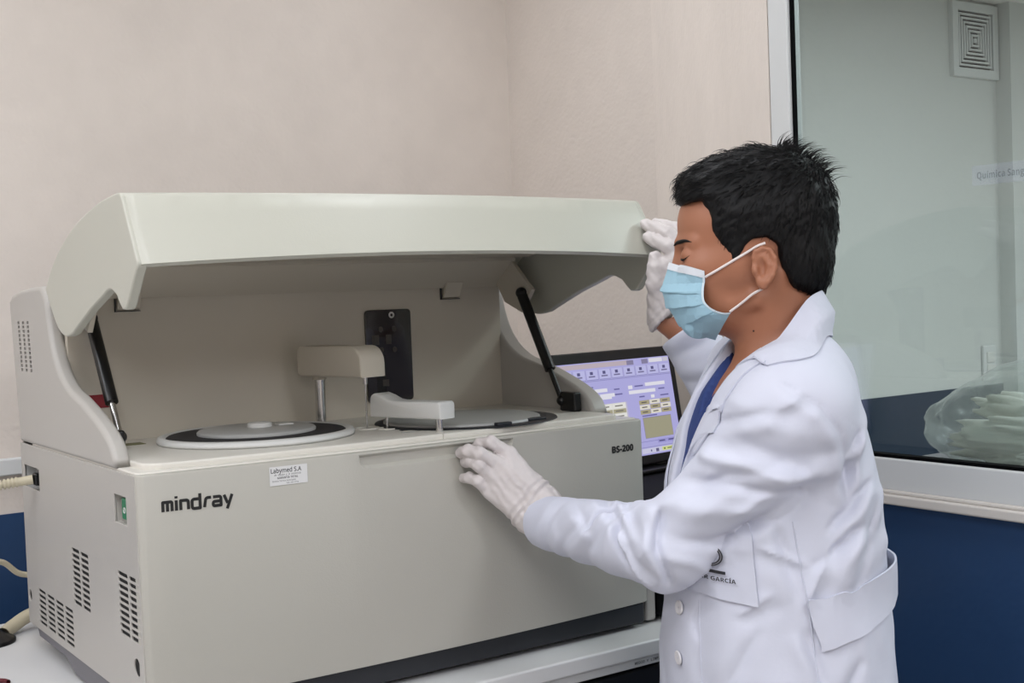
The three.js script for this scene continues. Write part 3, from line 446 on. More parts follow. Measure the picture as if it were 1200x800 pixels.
function isosurface(f, lo, hi, h) {
  const n = [0, 1, 2].map((k) => Math.ceil((hi[k] - lo[k]) / h) + 1), [nx, ny, nz] = n, at = (i, j, k) => i + nx * (j + ny * k), val = new Float32Array(nx * ny * nz);
  const S = 4; // coarse pass, then only near the surface
  const cn = n.map((v) => Math.ceil(v / S) + 1), cv = new Float32Array(cn[0] * cn[1] * cn[2]);
  for (let k = 0; k < cn[2]; k++) for (let j = 0; j < cn[1]; j++) for (let i = 0; i < cn[0]; i++) cv[i + cn[0] * (j + cn[1] * k)] = f(lo[0] + (i * S + S / 2) * h, lo[1] + (j * S + S / 2) * h, lo[2] + (k * S + S / 2) * h);
  const lim = S * h * 2.0;
  for (let k = 0; k < nz; k++) for (let j = 0; j < ny; j++) for (let i = 0; i < nx; i++) {
    const c = cv[(i / S | 0) + cn[0] * ((j / S | 0) + cn[1] * (k / S | 0))];
    val[at(i, j, k)] = Math.abs(c) > lim ? c : f(lo[0] + i * h, lo[1] + j * h, lo[2] + k * h);
  }
  const id = new Int32Array(nx * ny * nz).fill(-1), pos = [], idx = [];
  const E = [[0, 1], [2, 3], [4, 5], [6, 7], [0, 2], [1, 3], [4, 6], [5, 7], [0, 4], [1, 5], [2, 6], [3, 7]];
  const cv8 = new Float32Array(8);
  for (let k = 0; k < nz - 1; k++) for (let j = 0; j < ny - 1; j++) for (let i = 0; i < nx - 1; i++) {
    let m = 0; for (let c = 0; c < 8; c++) { cv8[c] = val[at(i + (c & 1), j + (c >> 1 & 1), k + (c >> 2))]; if (cv8[c] < 0) m |= 1 << c; }
    if (m === 0 || m === 255) continue;
    let x = 0, y = 0, z = 0, q = 0;
    for (const [a, b] of E) { const A = cv8[a], B = cv8[b]; if (A < 0 === B < 0) continue; const t = A / (A - B); x += lerp(a & 1, b & 1, t); y += lerp(a >> 1 & 1, b >> 1 & 1, t); z += lerp(a >> 2, b >> 2, t); q++; }
    id[at(i, j, k)] = pos.length / 3; pos.push(lo[0] + (i + x / q) * h, lo[1] + (j + y / q) * h, lo[2] + (k + z / q) * h);
  }
  const quad = (a, b, c, d, flip) => { if (a < 0 || b < 0 || c < 0 || d < 0) return; flip ? idx.push(a, c, b, a, d, c) : idx.push(a, b, c, a, c, d); };
  for (let k = 1; k < nz - 1; k++) for (let j = 1; j < ny - 1; j++) for (let i = 1; i < nx - 1; i++) {
    const s = val[at(i, j, k)] < 0;
    if (s !== val[at(i + 1, j, k)] < 0) quad(id[at(i, j - 1, k - 1)], id[at(i, j, k - 1)], id[at(i, j, k)], id[at(i, j - 1, k)], !s);
    if (s !== val[at(i, j + 1, k)] < 0) quad(id[at(i - 1, j, k - 1)], id[at(i - 1, j, k)], id[at(i, j, k)], id[at(i, j, k - 1)], !s);
    if (s !== val[at(i, j, k + 1)] < 0) quad(id[at(i - 1, j - 1, k)], id[at(i, j - 1, k)], id[at(i, j, k)], id[at(i - 1, j, k)], !s);
  }
  const g = new THREE.BufferGeometry(), N = new Float32Array(pos.length), uv = new Float32Array(pos.length / 3 * 2), e = h * 0.5;
  for (let v = 0; v < pos.length; v += 3) {
    const x = pos[v], y = pos[v + 1], z = pos[v + 2];
    let a = f(x + e, y, z) - f(x - e, y, z), b = f(x, y + e, z) - f(x, y - e, z), c = f(x, y, z + e) - f(x, y, z - e); const l = Math.hypot(a, b, c) || 1;
    N[v] = a / l; N[v + 1] = b / l; N[v + 2] = c / l; uv[v / 3 * 2] = x * 0.8 + z * 0.6; uv[v / 3 * 2 + 1] = y;
  }
  g.setAttribute('position', new THREE.Float32BufferAttribute(pos, 3)); g.setAttribute('normal', new THREE.BufferAttribute(N, 3)); g.setAttribute('uv', new THREE.BufferAttribute(uv, 2)); g.setIndex(idx);
  return g;
}
const grad = (f, p, e = 0.002) => V3(f(p.x + e, p.y, p.z) - f(p.x - e, p.y, p.z), f(p.x, p.y + e, p.z) - f(p.x, p.y - e, p.z), f(p.x, p.y, p.z + e) - f(p.x, p.y, p.z - e)).normalize();

// ---------------------------------------------------------------- the person: x points to the back, z to the person's left, y up; the origin stands on the floor
{
  const t = thing('person', 'black-haired person in white lab coat, blue mask and gloves holding the raised cover', 'person', [0.63, 0, 0.48], -0.6028);
  t.userData.own = 1;
  // the figure is built at a nominal size and then given its real size and place
  const SIZE = 1.07, OFF = [0.021, -0.0995, -0.110], nom = (p) => p.map((v, i) => i < 3 ? (v - OFF[i]) / SIZE : v / SIZE), bake = (g) => g.scale(SIZE, SIZE, SIZE).translate(...OFF);
  const J = {}; for (const [k, p] of Object.entries({ LS: [0.046, 1.247, 0.008], LE: [-0.112, 1.092, -0.032], LW: [-0.262, 1.087, -0.272], RS: [0.071, 1.271, -0.287], RE: [0.106, 1.142, -0.377], RC: [-0.0245, 1.3535, -0.417], D0: [0.014, 1.19, 0.022], D1: [0.08, 1.158, 0.006], RH: [-0.053, 1.376, -0.427], LH: [-0.275, 1.094, -0.290] })) J[k] = nom(p);
  const rows = [[0.50, 0.205, -0.165, 0.205], [0.70, 0.190, -0.15, 0.19], [0.911, 0.168, -0.125, 0.165], [1.021, 0.163, -0.118, 0.155], [1.087, 0.158, -0.114, 0.152], [1.174, 0.152, -0.107, 0.15], [1.24, 0.136, -0.088, 0.15], [1.29, 0.119, -0.066, 0.145], [1.34, 0.10, -0.035, 0.13], [1.42, 0.08, 0.0, 0.11]];
  // folds: [position along the limb, slant, width, height]
  const foreFolds = [[0.012, 0.35, 0.010, 0.008], [0.03, 0.1, 0.007, -0.010], [0.058, -0.5, 0.016, 0.005], [0.09, -0.9, 0.011, -0.005], [0.118, -1.0, 0.015, 0.004], [0.15, -0.9, 0.010, -0.004], [0.172, -0.8, 0.014, 0.003], [0.21, -0.4, 0.009, -0.005], [0.232, -0.2, 0.01, 0.003]];
  const upFolds = [[-0.01, 0.7, 0.016, 0.004], [0.03, 0.9, 0.012, -0.006], [0.062, 1.0, 0.012, 0.009], [0.098, 1.2, 0.011, -0.008], [0.135, 1.1, 0.013, 0.008], [0.172, 0.9, 0.011, -0.008], [0.205, 0.6, 0.013, 0.008], [0.235, 0.3, 0.008, -0.010], [0.26, 0.1, 0.012, 0.006]];
  function folds(x, y, z, a, b, list) {
    const d = [b[0] - a[0], b[1] - a[1], b[2] - a[2]], L = Math.hypot(...d), s = ((x - a[0]) * d[0] + (y - a[1]) * d[1] + (z - a[2]) * d[2]) / L;
    if (s < -0.05 || s > L + 0.04) return 0;
    const w = y - (a[1] + d[1] * s / L), wob = 0.015 * noise(x * 18, y * 22, z * 22);
    const side = 0.12 + 0.88 * sstep(-0.005, 0.035, z - (a[2] + d[2] * s / L));
    let o = 0; for (const [s0, sl, wd, h] of list) { const q = (s - s0 - sl * w + wob) / wd; if (q < 3 && q > -3) o += h * Math.exp(-q * q); }
    return o * side;
  }
  function torso(x, y, z) {
    const xb = table(rows, y, 1), xf = table(rows, y, 2), hz = table(rows, y, 3), a = (xb - xf) / 2, u = Math.abs((x - (xb + xf) / 2) / a), v = Math.abs((z + 0.015) / hz);
    let d = (Math.pow(Math.pow(u, 2.3) + Math.pow(v, 2.3), 1 / 2.3) - 1) * Math.min(a, hz);
    d = smax(d, (y - (1.372 - 0.40 * Math.abs(z + 0.02))) * 0.9, 0.05);
    return Math.max(d, 0.5 - y);
  }
  const armL = (x, y, z) => smin(smin(cone(x, y, z, J.LS, J.LE, 0.06, 0.047), cone(x, y, z, J.D0, J.D1, 0.04, 0.008), 0.03) - folds(x, y, z, J.LS, J.LE, upFolds), cone(x, y, z, J.LE, J.LW, 0.0505, 0.036) - folds(x, y, z, J.LE, J.LW, foreFolds), 0.02);
  const armR = (x, y, z) => smin(cone(x, y, z, J.RS, J.RE, 0.072, 0.058), cone(x, y, z, J.RE, J.RC, 0.056, 0.040) - folds(x, y, z, J.RE, J.RC, foreFolds), 0.02);
  const coreArms = (x, y, z, g) => Math.min(cone(x, y, z, J.LS, J.LE, 0.036 - g, 0.028 - g), cone(x, y, z, J.LE, J.LW, 0.028 - g, 0.021 - g), cone(x, y, z, J.RS, J.RE, 0.036 - g, 0.03 - g), cone(x, y, z, J.RE, J.RC, 0.03 - g, 0.023 - g));
  const backFolds = [[[0.03, 1.2, 0.17], [0.13, 1.27, 0.1], 0.011, 0.009], [[0.06, 1.14, 0.17], [0.15, 1.22, 0.08], 0.014, 0.007], [[0.05, 1.08, 0.17], [0.15, 1.17, 0.08], 0.012, 0.006], [[0.03, 1.06, 0.17], [0.14, 1.11, 0.08], 0.011, 0.005], [[-0.02, 1.11, 0.17], [0.03, 1.0, 0.17], 0.012, 0.003], [[-0.04, 0.97, 0.17], [0.01, 0.93, 0.17], 0.014, 0.004], [[0.02, 0.9, 0.17], [0.06, 1.0, 0.16], 0.014, 0.005], [[-0.08, 1.05, 0.13], [-0.07, 0.9, 0.14], 0.014, 0.003], [[0.1, 1.0, 0.14], [0.09, 0.86, 0.14], 0.012, 0.004]];
  function bodyFolds(x, y, z) { let o = 0; for (const [a, b, w, h] of backFolds) { const d = cone(x, y, z, a, b, 0, 0); if (d < 0.07) o += h * Math.exp(-((d / (w * 1.6)) ** 2)); } return o; }
  // folds of the near side, as strokes in (x, y): [x0, y0, x1, y1, width mm, height mm]; one side of a stroke rises, the other dips
  const strokes = [[-0.001, 1.307, 0.038, 1.283, 5, 4], [0.038, 1.283, 0.060, 1.252, 5, 4], [0.060, 1.252, 0.076, 1.208, 5, 4], [0.076, 1.208, 0.076, 1.174, 6, 5], [-0.060, 1.261, -0.012, 1.279, 6, 5], [-0.012, 1.279, 0.024, 1.296, 6, -4], [-0.103, 1.171, -0.058, 1.202, 7, 6], [-0.058, 1.202, -0.003, 1.214, 8, 5], [-0.048, 1.159, 0.026, 1.198, 8, -6], [-0.073, 1.122, -0.005, 1.160, 7, 6], [-0.138, 1.162, -0.145, 1.123, 5, 8], [-0.145, 1.123, -0.131, 1.082, 5, 8], [-0.157, 1.153, -0.161, 1.117, 4, -5], [-0.203, 1.179, -0.172, 1.121, 6, 5], [-0.244, 1.179, -0.218, 1.123, 6, 4], [-0.181, 1.161, -0.163, 1.098, 6, -5], [-0.273, 1.178, -0.255, 1.114, 6, 3], [0.064, 1.139, 0.112, 1.183, 6, 6], [0.046, 1.094, 0.101, 1.134, 7, 6], [0.035, 1.056, 0.064, 1.117, 6, -5], [-0.008, 1.138, 0.012, 1.067, 7, 4], [-0.021, 1.115, 0.023, 1.096, 5, -3], [0.077, 1.224, 0.100, 1.247, 5, 5], [0.100, 1.247, 0.092, 1.196, 6, -5], [0.115, 1.155, 0.087, 1.074, 7, 5], [0.024, 1.016, 0.039, 0.965, 7, 5], [-0.091, 1.061, -0.100, 0.970, 8, 4], [-0.048, 1.039, -0.011, 1.060, 6, -3], [-0.034, 1.020, -0.066, 0.961, 8, 4], [0.085, 0.985, 0.069, 0.956, 7, 4]];
  function nearFolds(x, y, z) {
    const m = sstep(-0.02, 0.05, z + 0.5 * Math.max(0, -x - 0.1)); if (m <= 0) return 0; let o = 0;
    for (const [ax, ay, bx, by, w, h] of strokes) {
      const ex = bx - ax, ey = by - ay, l = Math.hypot(ex, ey), px = x - ax, py = y - ay, u = (px * ex + py * ey) / (l * l); if (u < -0.4 || u > 1.4) continue;
      const q = (px * ey - py * ex) / l / (w * 0.0013) + 0.35 * noise(x * 45, y * 45, 1.5), end = Math.max(0, -u, u - 1) * l / 0.012;
      if (q > -4 && q < 4) o += h * 0.0011 * (q > 0 ? q * Math.exp(-q * q * 0.35) : 1.6 * q * Math.exp(-q * q * 1.1)) * Math.exp(-end * end) * sstep(-0.4, 0.25, u) * sstep(1.4, 0.75, u);
    }
    return o * m;
  }
  function solid(x, y, z) {
    let d = torso(x, y, z);
    d = smin(d, cone(x, y, z, [0.05, 1.31, 0.04], [J.LS[0], J.LS[1] + 0.012, J.LS[2]], 0.054, 0.058), 0.05);
    d = smin(d, cone(x, y, z, [0.05, 1.31, -0.08], [J.RS[0], J.RS[1] + 0.012, J.RS[2]], 0.056, 0.064), 0.05);
    d -= bodyFolds(x, y, z) + 0.0045 * noise(x * 13 + y * 6, y * 8, z * 12) + 0.0015 * noise(x * 40, y * 26, z * 40);
    d = smin(d, armL(x, y, z), 0.002 + 0.045 * sstep(1.2, 1.29, y));
    d = smin(d, armR(x, y, z), 0.012 + 0.03 * sstep(1.2, 1.29, y));
    return Math.abs(d) < 0.03 ? d - nearFolds(x, y, z) : d;
  }
  const vee = (x, y, z, g) => Math.max(x - 0.035, Math.abs(z - 0.005) - (table([[1.08, -0.03], [1.13, 0.004], [1.2, 0.024], [1.26, 0.04], [1.31, 0.05], [1.36, 0.052], [1.45, 0.055]], y, 1) - g), 1.09 - y) ;
  const cuff = (x, y, z, c, from, r, depth) => { const d = V3(c[0] - from[0], c[1] - from[1], c[2] - from[2]).normalize(), s = (x - c[0]) * d.x + (y - c[1]) * d.y + (z - c[2]) * d.z; return [s, Math.max(Math.hypot(x - c[0] - d.x * s, y - c[1] - d.y * s, z - c[2] - d.z * s) - r, -depth - s)]; };
  const neckHole = (x, y, z) => Math.max(cone(x, y, z, [0.033, 1.30, -0.02], [0.03, 1.5, -0.022], 0.052, 0.066), 1.3 - y);
  function coat(x, y, z) {
    let d = solid(x, y, z);
    if (y > 1.05) d = smax(d, -vee(x, y, z, 0), 0.006);
    d = smax(d, -neckHole(x, y, z), 0.006);
    for (const [c, from, r] of [[J.LW, J.LE, 0.0305], [J.RC, J.RE, 0.0355]]) { const [s, hole] = cuff(x, y, z, c, from, r, 0.04); if (Math.abs(s) < 0.12 && Math.hypot(x - c[0], y - c[1], z - c[2]) < 0.12) { d = smax(d, s - 0.004, 0.004); } }
    return d;
  }
  const partN = (p, n, g, m, l) => part(p, n, bake(g), m, l);
  // head, in millimetres about the ear, the face towards -X, turned a little from the viewer
  const HC = [0.016, 1.445, -0.024], YAW = 0.15, cy = Math.cos(YAW), sy = Math.sin(YAW);
  const toHead = (x, y, z) => { const a = x - HC[0], b = z - HC[2]; return [(a * cy + b * sy) * 1000, (y - HC[1]) * 1000, (-a * sy + b * cy) * 1000]; };
  const fromHead = (X, Y, Z) => V3(HC[0] + (X * cy - Z * sy) / 1000, HC[1] + Y / 1000, HC[2] + (X * sy + Z * cy) / 1000);
  const helix = [[-9, 14], [-5, 24], [4, 29], [13, 26], [18, 14], [17, 0], [12, -12], [6, -20]];
  function headMM(X, Y, Zs) {
    const Z = Math.abs(Zs);
    let d = ell(X, Y, Z, [0, 60, 0], [92, 82, 71]);
    d = smin(d, ell(X, Y, Z, [-48, 58, 0], [51, 52, 57]), 16);
    d = smin(d, ell(X, Y, Z, [-50, 2, 0], [50, 62, 55]), 18);
    d = smin(d, ell(X, Y, Z, [-46, -38, 0], [46, 38, 45]), 16);
    d = smin(d, cone(X, Y, Z, [-8, -36, 46], [-74, -66, 10], 15, 15), 16);
    d = smin(d, cone(X, Y, Z, [-84, -62, 0], [-80, -66, 8], 15, 15), 12);
    d = smin(d, ell(X, Y, Z, [-68, 4, 34], [26, 22, 22]), 14);
    d = smin(d, ell(X, Y, Z, [-20, 10, 44], [34, 34, 22]), 16);
    d = smin(d, cone(X, Y, Z, [-96, 36, 6], [-78, 36, 42], 8.5, 7), 9);
    d = smax(d, -ell(X, Y, Z, [-101, 20, 30], [15, 11, 16]), 9);
    d = smin(d, ell(X, Y, Z, [-84, 20, 31], [12.6, 11.5, 14]), 3);
    d = smin(d, cone(X, Y, Z, [-97, 24, 0], [-109, -17, 0], 7, 10), 9);
    d = smin(d, ell(X, Y, Z, [-100, -21, 11], [9, 8, 7]), 6);
    d = smin(d, ell(X, Y, Z, [-96, -42, 0], [8, 9, 20]), 8);
    // ear
    if (Math.hypot(X - 2, Y, Z - 74) < 60) { const X0 = X, Y0 = Y; X = (X0 - 1) / 0.93 + 0.1 * (Y0) - 0; Y = Y0 / 0.84;
      let e = ell(X, Y, Z, [3, 1, 73], [16, 28, 6]);
      e = smax(e, -ell(X, Y, Z, [2, -1, 82], [10, 17, 9]), 4);
      for (let i = 0; i + 1 < helix.length; i++) e = smin(e, cone(X, Y, Z, [helix[i][0], helix[i][1], 74 + i * 0.6], [helix[i + 1][0], helix[i + 1][1], 74.6 + i * 0.6], 3.6, 3.6), 2.5);
      e = smin(e, cone(X, Y, Z, [4, 16, 75], [10, 4, 76], 2.6, 3), 3); e = smin(e, cone(X, Y, Z, [10, 4, 76], [4, -14, 75], 3, 2.8), 3);
      e = smin(e, ell(X, Y, Z, [-1, -23, 74], [8, 9, 5.5]), 6); e = smin(e, ell(X, Y, Z, [-9, -4, 75], [4.5, 7, 5]), 4);
      d = smin(d, e * 0.88, 4); X = X0; Y = Y0;
    }
    // neck
    d = smin(d, ell(X, Y, Z, [-18, -62, 0], [42, 26, 40]), 14);
    d = smin(d, cone(X, Y, Z, [22, -30, 0], [24, -140, 0], 50, 54), 20);
    d = smin(d, cone(X, Y, Z, [22, -6, 44], [-10, -140, 14], 12, 12), 14);
    return d;
  }
  function skin(x, y, z) {
    let d = 1;
    {
      d = Math.max(solid(x, y, z) + 0.024, y - 1.33); d = smin(d, ell(x, y, z, [0.03, 1.30, -0.022], [0.085, 0.08, 0.1]), 0.03);
      d = Math.max(d, solid(x, y, z) + 0.02); d = Math.min(d, coreArms(x, y, z, 0));
      d = Math.min(d, cone(x, y, z, J.RC, J.RH, 0.024, 0.022), cone(x, y, z, J.LW, J.LH, 0.022, 0.02));
      d = Math.min(d, cone(x, y, z, [0.02, 0.88, 0.07], [0.035, 0.5, 0.09], 0.06, 0.055), cone(x, y, z, [0.035, 0.5, 0.09], [0.05, 0.17, 0.09], 0.052, 0.036), cone(x, y, z, [0.02, 0.88, -0.10], [0.035, 0.5, -0.12], 0.06, 0.055), cone(x, y, z, [0.035, 0.5, -0.12], [0.05, 0.17, -0.12], 0.052, 0.036));
    }
    if (y > 1.2) { const [X, Y, Z] = toHead(x, y, z); d = smin(d, headMM(X, Y, Z) / 1000, 0.02); }
    return d;
  }
  const skinM = mat(0xa97054, 0.5);
  partN(t, 'body', flat([isosurface(skin, [-0.32, 0.1, -0.36], [0.22, 1.385, 0.26], 0.011), isosurface(skin, [-0.13, 1.30, -0.13], [0.14, 1.62, 0.09], 0.003)]), skinM, 'bare skin of face, neck and wrist');
  partN(t, 'mole', new THREE.SphereGeometry(0.0014, 10, 8).translate(...(() => { let z = 0.1; while (skin(0.0, 1.368, z) > 0 && z > -0.05) z -= 0.0005; return [0.0, 1.368, z]; })()), mat(0x2a1410, 0.6));
  // eye, lashes and brow on both sides
  const hair_m = mat(0x070607, 0.55, { specularIntensity: 0.5 });
  for (const s of [1, -1]) {
    const arc = (pts, r0, n) => { const c = new THREE.CatmullRomCurve3(pts.map((p) => { let [X, Y, Z] = p; for (let i = 0; i < 8; i++) { const e = 0.5, d = headMM(X, Y, Z) - 0.4, gx = headMM(X + e, Y, Z) - headMM(X - e, Y, Z), gy = headMM(X, Y + e, Z) - headMM(X, Y - e, Z), gz = headMM(X, Y, Z + e) - headMM(X, Y, Z - e), l = Math.hypot(gx, gy, gz) || 1; X -= d * gx / l; Y -= d * gy / l; Z -= d * gz / l; } return fromHead(X, Y, Z * s); })); const g = new THREE.TubeGeometry(c, n, 1, 6), P = g.attributes.position, C = c.getSpacedPoints(n); for (let i = 0; i <= n; i++) { const k = r0 * Math.sin(Math.PI * (0.12 + 0.86 * i / n)); const ctr = c.getPointAt(i / n); for (let j = 0; j <= 6; j++) { const q = i * 7 + j, v = V3(P.getX(q), P.getY(q), P.getZ(q)).sub(ctr).multiplyScalar(k).add(ctr); P.setXYZ(q, v.x, v.y, v.z); } } g.computeVertexNormals(); return g; };
    partN(t, 'eyelashes', arc([[-100, 18, 18], [-98, 15, 26], [-96, 14.5, 33], [-91, 16, 39], [-83, 19, 43]], 0.0014, 18), hair_m, 'dark lashes of the lowered eyelid');
    partN(t, 'eyebrow', arc([[-106, 34, 10], [-103, 37, 20], [-98, 38, 30], [-91, 38.5, 38], [-80, 36, 46]], 0.0026, 20), hair_m, 'dark eyebrow');
  }
  // hair: a volume within the hairline, and strands
  const HP = [[-95, 120], [-101, 100], [-100, 88], [-92, 83], [-80, 86], [-69, 86], [-60, 71], [-57, 47], [-44, 24], [-36, 0], [-32, -3], [-26, 10], [-18, 28], [-8, 36], [8, 37], [20, 28], [26, 0], [38, -25], [60, -35], [86, -35], [93, 0], [103, 47], [98, 92], [84, 124], [52, 146], [4, 156], [-46, 147], [-76, 133]];
  function poly(X, Y) { let d = 1e9, s = 1; for (let i = 0, j = HP.length - 1; i < HP.length; j = i++) { const [ax, ay] = HP[j], [bx, by] = HP[i], ex = bx - ax, ey = by - ay, wx = X - ax, wy = Y - ay, h = clamp((wx * ex + wy * ey) / (ex * ex + ey * ey), 0, 1); d = Math.min(d, (wx - ex * h) ** 2 + (wy - ey * h) ** 2); if ((ay > Y) !== (by > Y) && X < (bx - ax) * (Y - ay) / (by - ay) + ax) s = -s; } return s * Math.sqrt(d); }
  const CROWN = [58, 132, 4];
  function hairMM(X, Y, Z) {
    let d = ell(X, Y, Z, [2, 66, 0], [102, 93, 78]);
    d = smin(d, ell(X, Y, Z, [-58, 96, 0], [46, 46, 58]), 14);
    d = smin(d, ell(X, Y, Z, [44, 10, 0], [54, 60, 64]), 14);
    d = smin(d, ell(X, Y, Z, [-22, 20, 0], [36, 45, 69]), 10);
    if (d > 30) return d;
    const ax = X - CROWN[0], ay = Y - CROWN[1], az = Z - CROWN[2], r = Math.hypot(ax, ay, az), a = Math.atan2(az, -ax), b = Math.acos(clamp(ay / (r + 1e-6), -1, 1));
    const top = sstep(60, 110, Y);
    d -= (1.0 + 1.6 * top) * noise(a * 9, r * 0.022 + 3, b * 14) + 0.9 * noise(a * 26, r * 0.03, b * 30);
    return smax(d, poly(X, Y) + 1.2 * noise(X * 0.16, Y * 0.16, Z * 0.12), 7);
  }
  const hairGeo = isosurface((x, y, z) => { const [X, Y, Z] = toHead(x, y, z); return hairMM(X, Y, Z) / 1000; }, [-0.115, 1.395, -0.125], [0.14, 1.62, 0.085], 0.0028);
  const strands = [];
  { const P = hairGeo.attributes.position, Nn = hairGeo.attributes.normal;
    const strand = (p, d, n, len, r) => { const up = n.clone().cross(d).normalize(), pos = [], idx = [], K = 5; for (let k = 0; k <= K; k++) { const f = k / K, c = p.clone().addScaledVector(d, len * f).addScaledVector(n, len * 0.12 * Math.sin(f * 2.4) - len * 0.3 * f * f * f), w = r * (1 - f * 0.92); for (let q = 0; q < 3; q++) { const a = q / 3 * Math.PI * 2, v = c.clone().addScaledVector(up, w * Math.cos(a)).addScaledVector(n, w * Math.sin(a)); pos.push(v.x, v.y, v.z); } } for (let k = 0; k < K; k++) for (let q = 0; q < 3; q++) { const a = k * 3 + q, b = k * 3 + (q + 1) % 3; idx.push(a, b, a + 3, b, b + 3, a + 3); } const g = new THREE.BufferGeometry(); g.setAttribute('position', new THREE.Float32BufferAttribute(pos, 3)); g.setIndex(idx); g.computeVertexNormals(); strands.push(g.toNonIndexed()); };
    const crown = fromHead(...CROWN);
    for (let i = 0; i < 5200; i++) {
      const v = Math.floor(rnd() * P.count), p = V3(P.getX(v), P.getY(v), P.getZ(v)), n = V3(Nn.getX(v), Nn.getY(v), Nn.getZ(v)), [X, Y, Z] = toHead(p.x, p.y, p.z);
      if (poly(X, Y) > -5 && Y < 100 && X < 40) continue;
      const away = p.clone().sub(crown), dist = away.length(); away.normalize();
      const dir = away.clone().addScaledVector(n, -away.dot(n)).normalize(); if (!Number.isFinite(dir.x)) continue;
      if (Y > 90) dir.add(V3(-0.25, 0, 0)); else dir.add(V3(0.15, -0.7, 0));
      dir.addScaledVector(n, -dir.dot(n)).normalize();
      dir.add(V3(rnd() - 0.5, rnd() - 0.5, rnd() - 0.5).multiplyScalar(0.35)).addScaledVector(n, 0.12 + 0.12 * rnd()).normalize();
      strand(p.clone().addScaledVector(n, -0.0015), dir, n, (Y > 90 ? 0.016 : 0.009) * (0.6 + rnd()), 0.0007);
    }
    for (let i = 0; i < 260; i++) { // tufts standing up at the crown
      const X = 28 + 60 * rnd(), Z = -35 + 75 * rnd(); let Y = 165; while (hairMM(X, Y, Z) > 0 && Y > 60) Y -= 1;
      if (Y < 70) continue;
      const p = fromHead(X, Y - 2, Z), d = V3(0.35 + 0.9 * (X - 28) / 60 + 0.5 * (rnd() - 0.5), 0.75, 0.5 * (rnd() - 0.5)).normalize();
      strand(p, d, V3(-d.y, d.x, 0).normalize(), 0.012 + 0.018 * rnd(), 0.0008);
    }
  }
  partN(t, 'hair', flat([hairGeo, ...strands]), hair_m, 'short black hair, tousled at the crown');
  // coat and shirt
  const coatM = mat(0xd2d4e2, 0.8, { bumpMap: rep(weave, 14), bumpScale: 0.0002, sheen: 0.2 });
  const ct = partN(t, 'lab_coat', isosurface(coat, [-0.34, 0.47, -0.36], [0.24, 1.45, 0.26], 0.0043), coatM, 'white long-sleeved lab coat');
  const shirt = (x, y, z) => Math.max(Math.max(solid(x, y, z) + 0.009, y - 1.345, Math.abs(z) - 0.13, 0.98 - y), -Math.max(x - 0.03, Math.abs(z - 0.005) - table([[1.24, -0.02], [1.27, 0.004], [1.32, 0.04], [1.36, 0.06]], y, 1), 1.26 - y), -neckHole(x, y, z));
  partN(t, 'shirt', isosurface(shirt, [-0.13, 0.96, -0.16], [0.16, 1.36, 0.16], 0.006), mat(0x263c78, 0.7), 'navy blue scrub top');
  const push = (p, off, f = solid) => { for (let i = 0; i < 6; i++) { const d = f(p.x, p.y, p.z); if (Math.abs(off - d) < 2e-4) break; p.addScaledVector(grad(f, p), (off - d) * 0.9); } return p; };
  const trunk = (x, y, z) => torso(x, y, z) - bodyFolds(x, y, z) - nearFolds(x, y, z) - 0.0045 * noise(x * 13 + y * 6, y * 8, z * 12) - 0.0015 * noise(x * 40, y * 26, z * 40);
  const fromLeft = (x, y, off = 0.001) => { let z = 0.27; for (let i = 0; i < 60; i++) { const d = trunk(x, y, z) - off; if (d < 2e-4) break; z -= d * 0.6; } return V3(x, y, z); };
  const strip = (inn, out, lift, s) => { const A = new THREE.CatmullRomCurve3(inn.map((p) => V3(p[0], p[1], -0.02 + (p[2] + 0.02) * s))), B = new THREE.CatmullRomCurve3(out.map((p) => V3(p[0], p[1], -0.02 + (p[2] + 0.02) * s)));
    return sheet((u, v) => { const w = s > 0 ? v : 1 - v, p = A.getPoint(u).lerp(B.getPoint(u), w); const d = solid(p.x, p.y, p.z), min = 0.003 + lift * Math.sin(Math.PI * clamp(w, 0, 1)) * 0.7 ; if (d < min || w > 0.6) push(p, lerp(Math.max(min, d), 0.0024, sstep(0.6, 1, w))); return p; }, 36, 8, 0.0022); };
  for (const s of [1, -1]) {
    partN(ct, 'collar', strip([[0.095, 1.412, -0.02], [0.085, 1.415, 0.02], [0.06, 1.405, 0.05], [0.03, 1.372, 0.066], [0.004, 1.342, 0.07], [-0.02, 1.312, 0.066]], [[0.118, 1.37, -0.02], [0.108, 1.372, 0.03], [0.08, 1.372, 0.085], [0.045, 1.335, 0.12], [0.018, 1.315, 0.125], [0.0, 1.312, 0.115]], 0.008, s), coatM);
    partN(ct, 'lapel', strip([[0.004, 1.338, 0.068], [-0.018, 1.314, 0.066], [-0.046, 1.282, 0.056], [-0.08, 1.232, 0.044], [-0.1, 1.18, 0.03], [-0.112, 1.125, 0.012]], [[0.014, 1.318, 0.112], [-0.01, 1.306, 0.108], [-0.032, 1.28, 0.108], [-0.052, 1.235, 0.096], [-0.085, 1.175, 0.066], [-0.11, 1.12, 0.022]], 0.005, s), coatM);
  }
  partN(ct, 'pocket', sheet((u, v) => fromLeft(lerp(-0.104, lerp(-0.027, -0.034, v), u), lerp(lerp(1.063, 1.052, u), 1.16, v), 0.0025), 20, 14, 0.0022), coatM, 'breast pocket under the arm');
